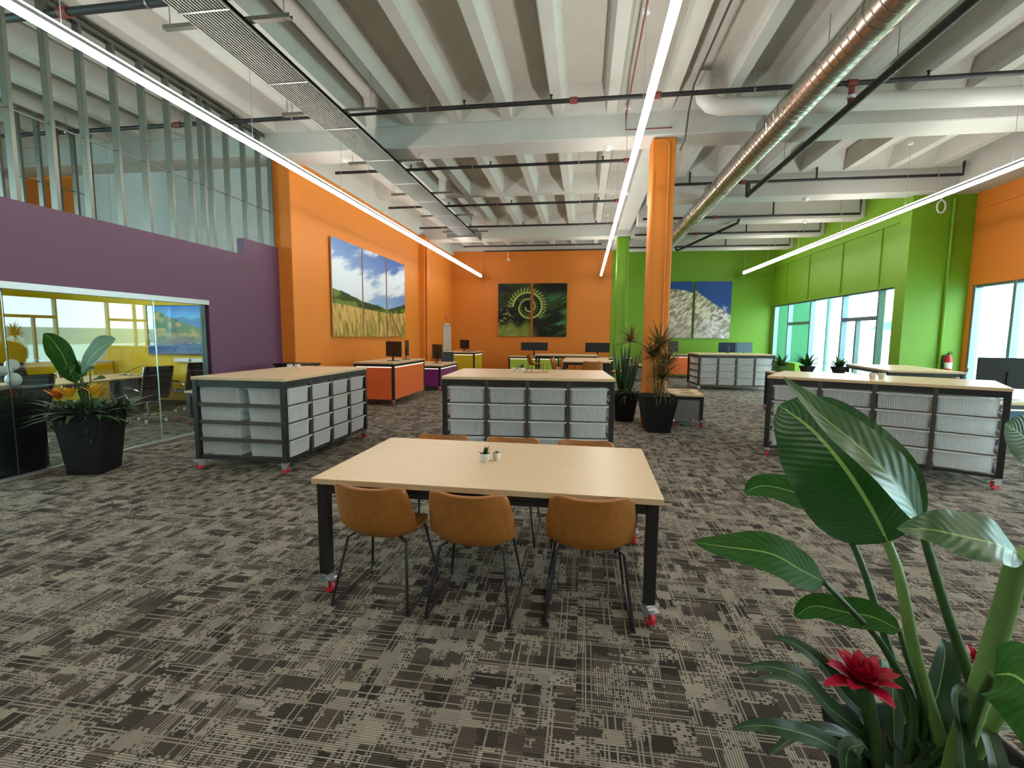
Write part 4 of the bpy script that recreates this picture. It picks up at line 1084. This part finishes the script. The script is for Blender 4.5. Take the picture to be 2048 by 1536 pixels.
# ================================================================== plants
LEAF = {
    'L1': [(0.89, 1.5, 1.06), (0.85, 1.52, 1.15), (0.79, 1.56, 1.26), (0.72, 1.62, 1.36), (0.64, 1.68, 1.43)],
    'L2': [(0.92, 1.42, 1.15), (0.84, 1.4, 1.26), (0.74, 1.4, 1.36), (0.65, 1.43, 1.44), (0.56, 1.46, 1.54)],
    'L3': [(0.68, 1.4, 0.97), (0.61, 1.38, 1.01), (0.52, 1.36, 1.06), (0.41, 1.36, 1.07), (0.32, 1.38, 1.07)],
    'L4': [(0.81, 1.58, 1.08), (0.78, 1.66, 1.11), (0.73, 1.74, 1.12), (0.65, 1.8, 1.12), (0.6, 1.84, 1.08)],
    'L5': [(0.88, 1.4, 0.85), (0.82, 1.42, 0.87), (0.77, 1.45, 0.86), (0.69, 1.47, 0.86), (0.65, 1.49, 0.81)],
    'L6': [(0.94, 1.15, 1.19), (0.87, 1.12, 1.22), (0.79, 1.1, 1.24), (0.73, 1.1, 1.25), (0.68, 1.12, 1.24)],
    'L7': [(1.13, 1.2, 1.25), (1.04, 1.18, 1.35), (0.99, 1.18, 1.41), (0.95, 1.18, 1.44), (0.91, 1.18, 1.47)],
    'L8': [(0.88, 1.1, 0.94), (0.87, 1.04, 0.98), (0.87, 0.99, 0.97), (0.87, 0.96, 0.92), (0.87, 0.94, 0.85)],
}
STEM = {
    'L1': [(1.05, 1.45, 0.47), (1.01, 1.45, 0.59), (0.96, 1.46, 0.76), (0.92, 1.48, 0.96), (0.89, 1.5, 1.06)],
    'L2': [(1.11, 1.42, 0.61), (1.07, 1.42, 0.74), (1.01, 1.42, 0.89), (0.96, 1.42, 1.03), (0.92, 1.42, 1.15)],
    'L3': [(0.97, 1.45, 0.58), (0.9, 1.44, 0.72), (0.83, 1.42, 0.82), (0.76, 1.41, 0.89), (0.68, 1.4, 0.97)],
    'L4': [(1.0, 1.47, 0.46), (0.95, 1.48, 0.62), (0.91, 1.52, 0.78), (0.86, 1.55, 0.95), (0.81, 1.58, 1.08)],
    'L6': [(1.02, 1.35, 0.56), (1.02, 1.32, 0.7), (1.0, 1.26, 0.91), (0.97, 1.2, 1.07), (0.94, 1.15, 1.19)],
    'L5': [(1.0, 1.45, 0.55), (0.96, 1.43, 0.66), (0.91, 1.41, 0.77), (0.88, 1.4, 0.85)],
    'L8': [(1.0, 1.3, 0.6), (0.95, 1.22, 0.77), (0.91, 1.15, 0.88), (0.88, 1.1, 0.94)],
    'L7': [(1.1, 1.4, 0.52), (1.13, 1.33, 0.8), (1.14, 1.25, 1.07), (1.13, 1.2, 1.25)],
}
STRAP = {
    'a': [(0.81, 1.38, 0.53), (0.69, 1.34, 0.64), (0.6, 1.31, 0.74), (0.52, 1.3, 0.77), (0.44, 1.3, 0.76)],
    'b': [(0.82, 1.4, 0.57), (0.75, 1.39, 0.65), (0.68, 1.38, 0.74), (0.61, 1.38, 0.79), (0.54, 1.38, 0.81)],
    'c': [(0.74, 1.34, 0.51), (0.64, 1.3, 0.58), (0.55, 1.27, 0.62), (0.48, 1.26, 0.63), (0.41, 1.26, 0.61)],
    'd': [(0.74, 1.3, 0.41), (0.7, 1.26, 0.53), (0.69, 1.24, 0.61), (0.73, 1.25, 0.62)],
    'e': [(1.01, 1.46, 0.5), (1.06, 1.5, 0.6), (1.09, 1.53, 0.71), (1.09, 1.55, 0.75)],
    'f': [(1.0, 1.3, 0.51), (0.97, 1.28, 0.64), (0.95, 1.28, 0.75), (0.98, 1.3, 0.78)],
    'g': [(0.97, 1.5, 0.44), (1.05, 1.56, 0.5), (1.13, 1.62, 0.55), (1.22, 1.68, 0.54)],
    'h': [(1.07, 1.3, 0.52), (1.09, 1.36, 0.6), (1.1, 1.42, 0.59), (1.11, 1.48, 0.53)],
}
PLEAF = {
    'A': [(-5.8, 4.72, 1.06), (-5.79, 4.66, 1.23), (-5.78, 4.58, 1.42), (-5.81, 4.52, 1.56), (-5.83, 4.46, 1.63)],
    'B': [(-5.74, 4.75, 1.14), (-5.59, 4.72, 1.32), (-5.44, 4.7, 1.44), (-5.29, 4.68, 1.51), (-5.15, 4.66, 1.57)],
    'C': [(-5.71, 4.7, 1.14), (-5.69, 4.64, 1.21), (-5.66, 4.58, 1.25), (-5.65, 4.53, 1.28)],
    'D': [(-5.72, 4.68, 1.07), (-5.57, 4.62, 1.18), (-5.41, 4.56, 1.22), (-5.26, 4.5, 1.25)],
    'E': [(-5.63, 4.7, 1.04), (-5.51, 4.66, 1.09), (-5.36, 4.6, 1.13), (-5.18, 4.54, 1.14)],
    'F': [(-5.8, 4.9, 1.23), (-5.7, 4.92, 1.35), (-5.59, 4.93, 1.44), (-5.51, 4.94, 1.54)],
}
def prof_broad(t): return (math.sin(PI * min(1, t ** 0.8)) ** 0.75) * (1 - 0.15 * t) if 0 < t < 1 else 0.0
def prof_blunt(t): return (math.sin(PI * min(1, t ** 0.8)) ** 0.5) if 0 < t < 1 else 0.0
def prof_strap(t): return min(1, .55 + t * 1.2) * (1 - t ** 3.2) ** 0.8 if t < 1 else 0.0
def leaf(pts, hw, hint, m, parent, fold=0.15, wave=0.0, prof=prof_broad, n=22, name='leaf', curl=0.0, seed=0):
    mid = crom(pts, n); hint = Vector(hint).normalized(); P = []; uv = []
    K = 5
    for i, p in enumerate(mid):
        t = i / n; tg = (mid[min(i + 1, n)] - mid[max(i - 1, 0)]).normalized()
        sd = tg.cross(hint).normalized(); nn = sd.cross(tg).normalized(); w = hw * prof(max(.001, min(.999, t)))
        r = []
        for j in range(-K, K + 1):
            u = j / K; h = fold * abs(u) * w + wave * w * math.sin(t * 15 + seed + (2 if u > 0 else 0)) * abs(u) ** 2 - curl * w * u * u
            r.append(p + sd * (w * u) + nn * h); uv.append((.5 + u / 2, t))
        P.append(r)
    return MB().grid(P).build(name, m, parent, smooth=True, uv=uv)
def stem(pts, r0, r1, m, parent, n=14, name='stem'):
    q = crom(pts, n)
    return MB().tube(q, r0, 9, False, [r0 + (r1 - r0) * i / n for i in range(n + 1)]).build(name, m, parent, smooth=True)
def pot(parent, a, b, h, rot=0.0, m='black_planter', soil=True):
    vs = []; 
    for r, z in ((b, 0), (a, h), (a - .02, h), (a - .045, h - .06)):
        for k in range(4):
            an = rot + PI / 4 + k * PI / 2; vs.append((r * 1.4142 * math.cos(an), r * 1.4142 * math.sin(an), z))
    fs = [(4 * i + k, 4 * i + (k + 1) % 4, 4 * i + 4 + (k + 1) % 4, 4 * i + 4 + k) for i in range(3) for k in range(4)] + [(3, 2, 1, 0)]
    MB().add(vs, fs).build('pot', m, parent, bevel=0.006)
    if soil:
        r = a - .046
        MB().add([(r * 1.4142 * math.cos(rot + PI / 4 + k * PI / 2), r * 1.4142 * math.sin(rot + PI / 4 + k * PI / 2), h - .055) for k in range(4)], [(0, 1, 2, 3)]).build('soil', 'soil', parent)

# --- big foreground planter
fp = thing('potted_plant', 'large foreground planter with glossy paddle leaves and a red bromeliad', 'plant', (0, 0, 0))
vs = []
for r, z in ((.17, 0), (.235, .44), (.215, .44), (.19, .38)):
    for k in range(4):
        an = .2 + PI / 4 + k * PI / 2; vs.append((1.08 + r * 1.4142 * math.cos(an), 1.44 + r * 1.4142 * math.sin(an), z))
MB().add(vs, [(4 * i + k, 4 * i + (k + 1) % 4, 4 * i + 4 + (k + 1) % 4, 4 * i + 4 + k) for i in range(3) for k in range(4)] + [(3, 2, 1, 0)]).build('pot', 'black_planter', fp, bevel=.006)
MB().add([(1.08 + .19 * 1.4142 * math.cos(.2 + PI / 4 + k * PI / 2), 1.44 + .19 * 1.4142 * math.sin(.2 + PI / 4 + k * PI / 2), .385) for k in range(4)], [(0, 1, 2, 3)]).build('soil', 'soil', fp)
spec = {'L1': (.165, (-.2, -.95, .3), 'leaf_big', .05, .05), 'L2': (.072, (.55, -.75, .15), 'leaf_folded', .28, .06), 'L3': (.062, (-.1, -.8, .75), 'leaf_mid', .1, .08),
        'L4': (.055, (-.2, -.75, .55), 'leaf_mid', .25, .12), 'L5': (.042, (0, -.8, .6), 'leaf_mid', .3, .16), 'L6': (.06, (.0, -.75, .75), 'leaf_folded', .2, .1),
        'L7': (.075, (-.25, -.8, .5), 'leaf_big', .1, .05), 'L8': (.085, (-.45, -.6, .6), 'leaf_mid', .12, .1)}
for i, (k, (hw, hint, m, fo, wv)) in enumerate(spec.items()):
    leaf(LEAF[k], hw, hint, m, fp, fo, wv, prof_blunt if k in ('L1', 'L4', 'L5', 'L7') else prof_broad, seed=i * 1.7)
rad = {'L1': (.024, .012), 'L2': (.017, .010), 'L3': (.012, .007), 'L4': (.014, .009), 'L5': (.009, .006), 'L6': (.03, .020), 'L7': (.02, .012), 'L8': (.012, .008)}
for k, pts in STEM.items():
    pts = [(1.04 + (pts[0][0] - 1.06) * .8, pts[0][1], .38)] + pts[0:] if pts[0][2] > .45 else pts
    stem(pts, *rad[k], 'stem_green' if k in ('L1', 'L6', 'L7') else 'stem_dark', fp)
for i, (k, pts) in enumerate(STRAP.items()):
    base = Vector((.86 if i < 4 else 1.06, 1.40 + .02 * (i % 3), .40))
    w = {'d': .042, 'e': .05, 'f': .03, 'g': .05}.get(k, .026)
    leaf([tuple(base)] + pts, w, (.1, -.7, .8), 'leaf_strap', fp, .35, .02, prof_strap, seed=i)
def bract(parent, c, R_, m, n=22, lo=5.0, wf=.2):
    c = Vector(c)
    for i in range(n):
        f = i / n; a = i * 2.399; el = math.radians(82 - (82 - lo) * f); L = R_ * (.7 + .45 * f)
        d = Vector((math.cos(a) * math.cos(el), math.sin(a) * math.cos(el), math.sin(el)))
        p = [c, c + d * L * .5, c + d * L - Vector((0, 0, L * .12 * f))]
        leaf(p, R_ * wf, (0, -.01, 1) if abs(d.z) < .9 else (1, 0, .1), m, parent, .35, 0, prof_broad, 6, 'bract')
bract(fp, (.765, 1.345, .715), .105, 'bract_red', 26, 8, .24)
stem([(.86, 1.38, .39), (.82, 1.36, .55), (.766, 1.346, .735)], .016, .02, 'stem_dark', fp)
bract(fp, (1.17, 1.52, .70), .06, 'bract_red', 14)
bract(fp, (1.20, 1.42, .76), .055, 'bract_red', 12)
for i in range(9):
    a = i * .75 + .4; b0 = Vector((.92 + .03 * math.cos(a), 1.42 + .03 * math.sin(a), .39))
    d = Vector((math.cos(a), math.sin(a), 0))
    leaf([b0, b0 + d * .12 + Vector((0, 0, .13)), b0 + d * .26 + Vector((0, 0, .17)), b0 + d * .38 + Vector((0, 0, .10))], .028, (0, -.02, 1), 'leaf_strap', fp, .35, .02, prof_strap, 12, seed=i)

def blade_mesh(name, m, L=1.0, w=.02, bend=.25, n=8):
    P, uv = [], []
    for i in range(n + 1):
        t = i / n; x = bend * t * t * L; z = L * t * (1 - .12 * bend * t); ww = w * (min(1, .5 + 2 * t)) * (1 - t ** 2.5) + .0008
        P.append([Vector((x + .25 * ww, -ww, z)), Vector((x, 0, z)), Vector((x + .25 * ww, ww, z))]); uv += [(0, t), (.5, t), (1, t)]
    return MB().grid(P).mesh(name, m, smooth=True, uv=uv)
def tuft(parent, c, n, L, el0, el1, me, rnd, name='leaf', az0=0, az1=2 * PI):
    for i in range(n):
        az = az0 + (az1 - az0) * rnd.random(); el = el0 + (el1 - el0) * rnd.random()
        o = place(me, name, parent, c); o.rotation_euler = (0, PI / 2 - el, az)
        s = L * (.75 + .35 * rnd.random()); o.scale = (s, s, s)
dra = blade_mesh('leaf', 'leaf_dracaena', 1, .036, .18)
snk = blade_mesh('leaf', 'leaf_snake', 1, .05, .05)
frn = blade_mesh('leaf', 'leaf_fern', 1, .035, .75)
lup = blade_mesh('leaf', 'leaf_mid', 1, .11, .45)
def trailing(parent, a, h, seed, n=240, drop=.35, m='leaf_snake', s0=.022):
    r = random.Random(seed); mb = MB()
    for i in range(n):
        e = r.random() * 4; k = int(e); f = (e - k) * 2 - 1
        dx, dy = ((f, -1), (1, f), (-f, 1), (-1, -f))[k]
        z = h - drop * r.random() ** 1.6 * (0.4 + .6 * abs(math.sin(e * 2.3 + seed))); o = a + .015 + .03 * r.random() - (h - z) * .12
        c = Vector((dx * o, dy * o, z)); q = Matrix.Rotation(r.random() * 6.28, 3, 'Z') @ Matrix.Rotation(r.uniform(.3, 1.4), 3, 'X')
        s = s0 * r.uniform(.7, 1.5)
        mb.add([c + q @ Vector(v) for v in ((0, 0, 0), (s * .5, s * .6, 0), (0, s * 1.6, 0), (-s * .5, s * .6, 0))], [(0, 1, 2, 3)])
    uv = [(.3, .5)] * len(mb.v)
    tag(mb.build('trailing_foliage', m, parent, uv=uv), kind='stuff')
rn = random.Random(3)
# left planter by the glass
lp = thing('potted_plant', 'tall black tapered planter with paddle leaves and yellow bromeliads by the glass', 'plant', (-5.74, 4.82, 0))
pot(lp, .255, .18, .78, .3)
def rel(pts, o): return [(p[0] - o[0], p[1] - o[1], p[2]) for p in pts]
O = (-5.74, 4.82)
for k, hw, hint, m in (('A', .15, (.2, -.9, .4), 'leaf_mid'), ('B', .19, (-.2, -.9, .45), 'leaf_mid'), ('C', .10, (.2, -.9, .5), 'leaf_mid'), ('D', .09, (0, -.6, .8), 'leaf_mid'), ('E', .08, (0, -.5, .85), 'leaf_mid'), ('F', .15, (-.4, -.8, .4), 'leaf_big')):
    p = rel(PLEAF[k], O)
    leaf(p, hw, hint, m, lp, .12, .04)
    stem([(p[0][0] * .4, p[0][1] * .4, .66), (p[0][0] * .6, p[0][1] * .6, .85), p[0]], .012, .008, 'stem_dark', lp)
for c, m in (((-.22, -.17, .86), 'bract_orange'), ((-.03, -.2, .88), 'bract_yellow'), ((.2, -.1, .9), 'bract_yellow')):
    bract(lp, c, .19, m, 14, 42, .15); stem([(c[0], c[1], .66), (c[0], c[1], c[2] - .05), c], .02, .03, 'stem_dark', lp, 4)
str_ = blade_mesh('leaf', 'leaf_strap', 1, .085, .6)
for c in ((-.2, -.15, .66), (0, -.18, .66), (.2, -.1, .66), (-.1, .15, .66), (.18, .18, .66)): tuft(lp, c, 16, .42, .3, 1.2, str_, rn)
trailing(lp, .24, .79, 2, 700, .46)
# planters at the orange column
p2 = thing('potted_plant', 'black planter with spiky brown dracaena in front of the orange column', 'plant', (1.29, 8.64, 0))
pot(p2, .29, .19, .64, .12)
for x, y, h in ((-.09, 0, 1.3), (.12, .02, 1.15), (.0, -.08, 1.5), (.05, -.12, .95)):
    stem([(x * .4, y * .4, .58), (x, y, h)], .016, .012, 'stem_dark', p2, 4)
    tuft(p2, (x, y, h), 80, .47, -.3, 1.4, dra, rn, 'leaf', -1.12 * PI, .12 * PI)
tuft(p2, (0, -.05, .6), 26, .38, .1, 1.2, frn, rn)
pale = blade_mesh('leaf', 'leaf_dracaena', 1, .022, .05)
for az in (-2.4, -1.9, -1.4, -.9, -.5):
    o = place(pale, 'leaf', p2, (.06, -.15, .86)); o.rotation_euler = (0, PI / 2 + 1.0, az); o.scale = (.42,) * 3
p3 = thing('potted_plant', 'black planter with tall dark snake plant left of the orange column', 'plant', (.8, 9.62, 0))
pot(p3, .24, .16, .56, .1)
for i in range(13):
    o = place(snk, 'leaf', p3, (rn.uniform(-.1, .1), rn.uniform(-.1, .1), .5)); o.rotation_euler = (rn.uniform(-.16, .16), rn.uniform(-.02, .22), rn.random() * 6.28); s = rn.uniform(.7, 1.12); o.scale = (s,) * 3
stem([(.05, .05, .5), (.1, .05, 1.55)], .014, .012, 'stem_green', p3, 4)
tuft(p3, (.1, .05, 1.55), 80, .4, -.2, 1.45, dra, rn)
tuft(p3, (.05, -.05, .54), 34, .32, .0, 1.1, frn, rn)
trailing(p3, .22, .58, 7, 160, .25)
# plants on the low bench by the storefront
for x, y, s, lab, z in ((4.32, 11.4, .42, 'leafy green plant in a green pot, leftmost on the low bench', .9), (4.86, 11.4, .5, 'taller leafy plant in a black bowl on the low bench', .9), (5.5, 11.4, .4, 'wide low plant at the right end of the low bench', .9)):
    t = thing('potted_plant', lab, 'plant', (x, y, z), 0, 'plants on the low bench')
    pot(t, .12, .08, .14, .3, 'leaf_fern' if s == .42 else 'black_planter')
    tuft(t, (0, 0, .12), 26, s * .75, .6, 1.5, lup, rn)
# succulents
def succulent(label, loc, r, h, plant, group):
    t = thing('potted_succulent', label, 'plant', loc, 0, group)
    MB().lathe([(.0, 0), (r * .62, 0), (r * .85, h * .3), (r, h * .75), (r * .95, h), (r * .85, h), (r * .85, h * .9), (0, h * .9)], 18).build('pot', 'ceramic', t, smooth=True)
    MB().lathe([(0, h * .86), (r * .84, h * .86), (r * .84, h * .91), (0, h * .93)], 14).build('soil', 'soil', t)
    n = 14 if plant > 1 else 9; mb = MB()
    sl = blade_mesh('leaf', 'succulent', 1, .22, .15, 5)
    tuft(t, (0, 0, h * .88), n, r * 1.35 * plant, .25, 1.5, sl, rn)
G = 'little potted succulents'
succulent('larger succulent in a cream pot on the front table', (-.675, 3.27, .76), .037, .06, 1.3, G)
succulent('smaller succulent in a tan pot on the front table, right of the larger', (-.60, 3.32, .76), .03, .058, .6, G)
succulent('left tiny succulent pot on the left storage island', (-4.3, 6.55, 1.13), .04, .065, .6, G)
succulent('right tiny succulent pot on the left storage island', (-4.21, 6.6, 1.13), .04, .065, .6, G)
succulent('empty looking tiny pot on the middle storage island', (-.99, 6.86, 1.13), .035, .06, .5, G)
succulent('tiny pot with spiky succulent on the middle storage island', (-.88, 6.84, 1.13), .045, .06, 1.4, G)
succulent('left tiny tan pot on the right storage island', (3.72, 6.86, 1.13), .042, .075, .7, G)
succulent('right tiny tan pot on the right storage island', (3.86, 6.92, 1.13), .042, .075, .7, G)
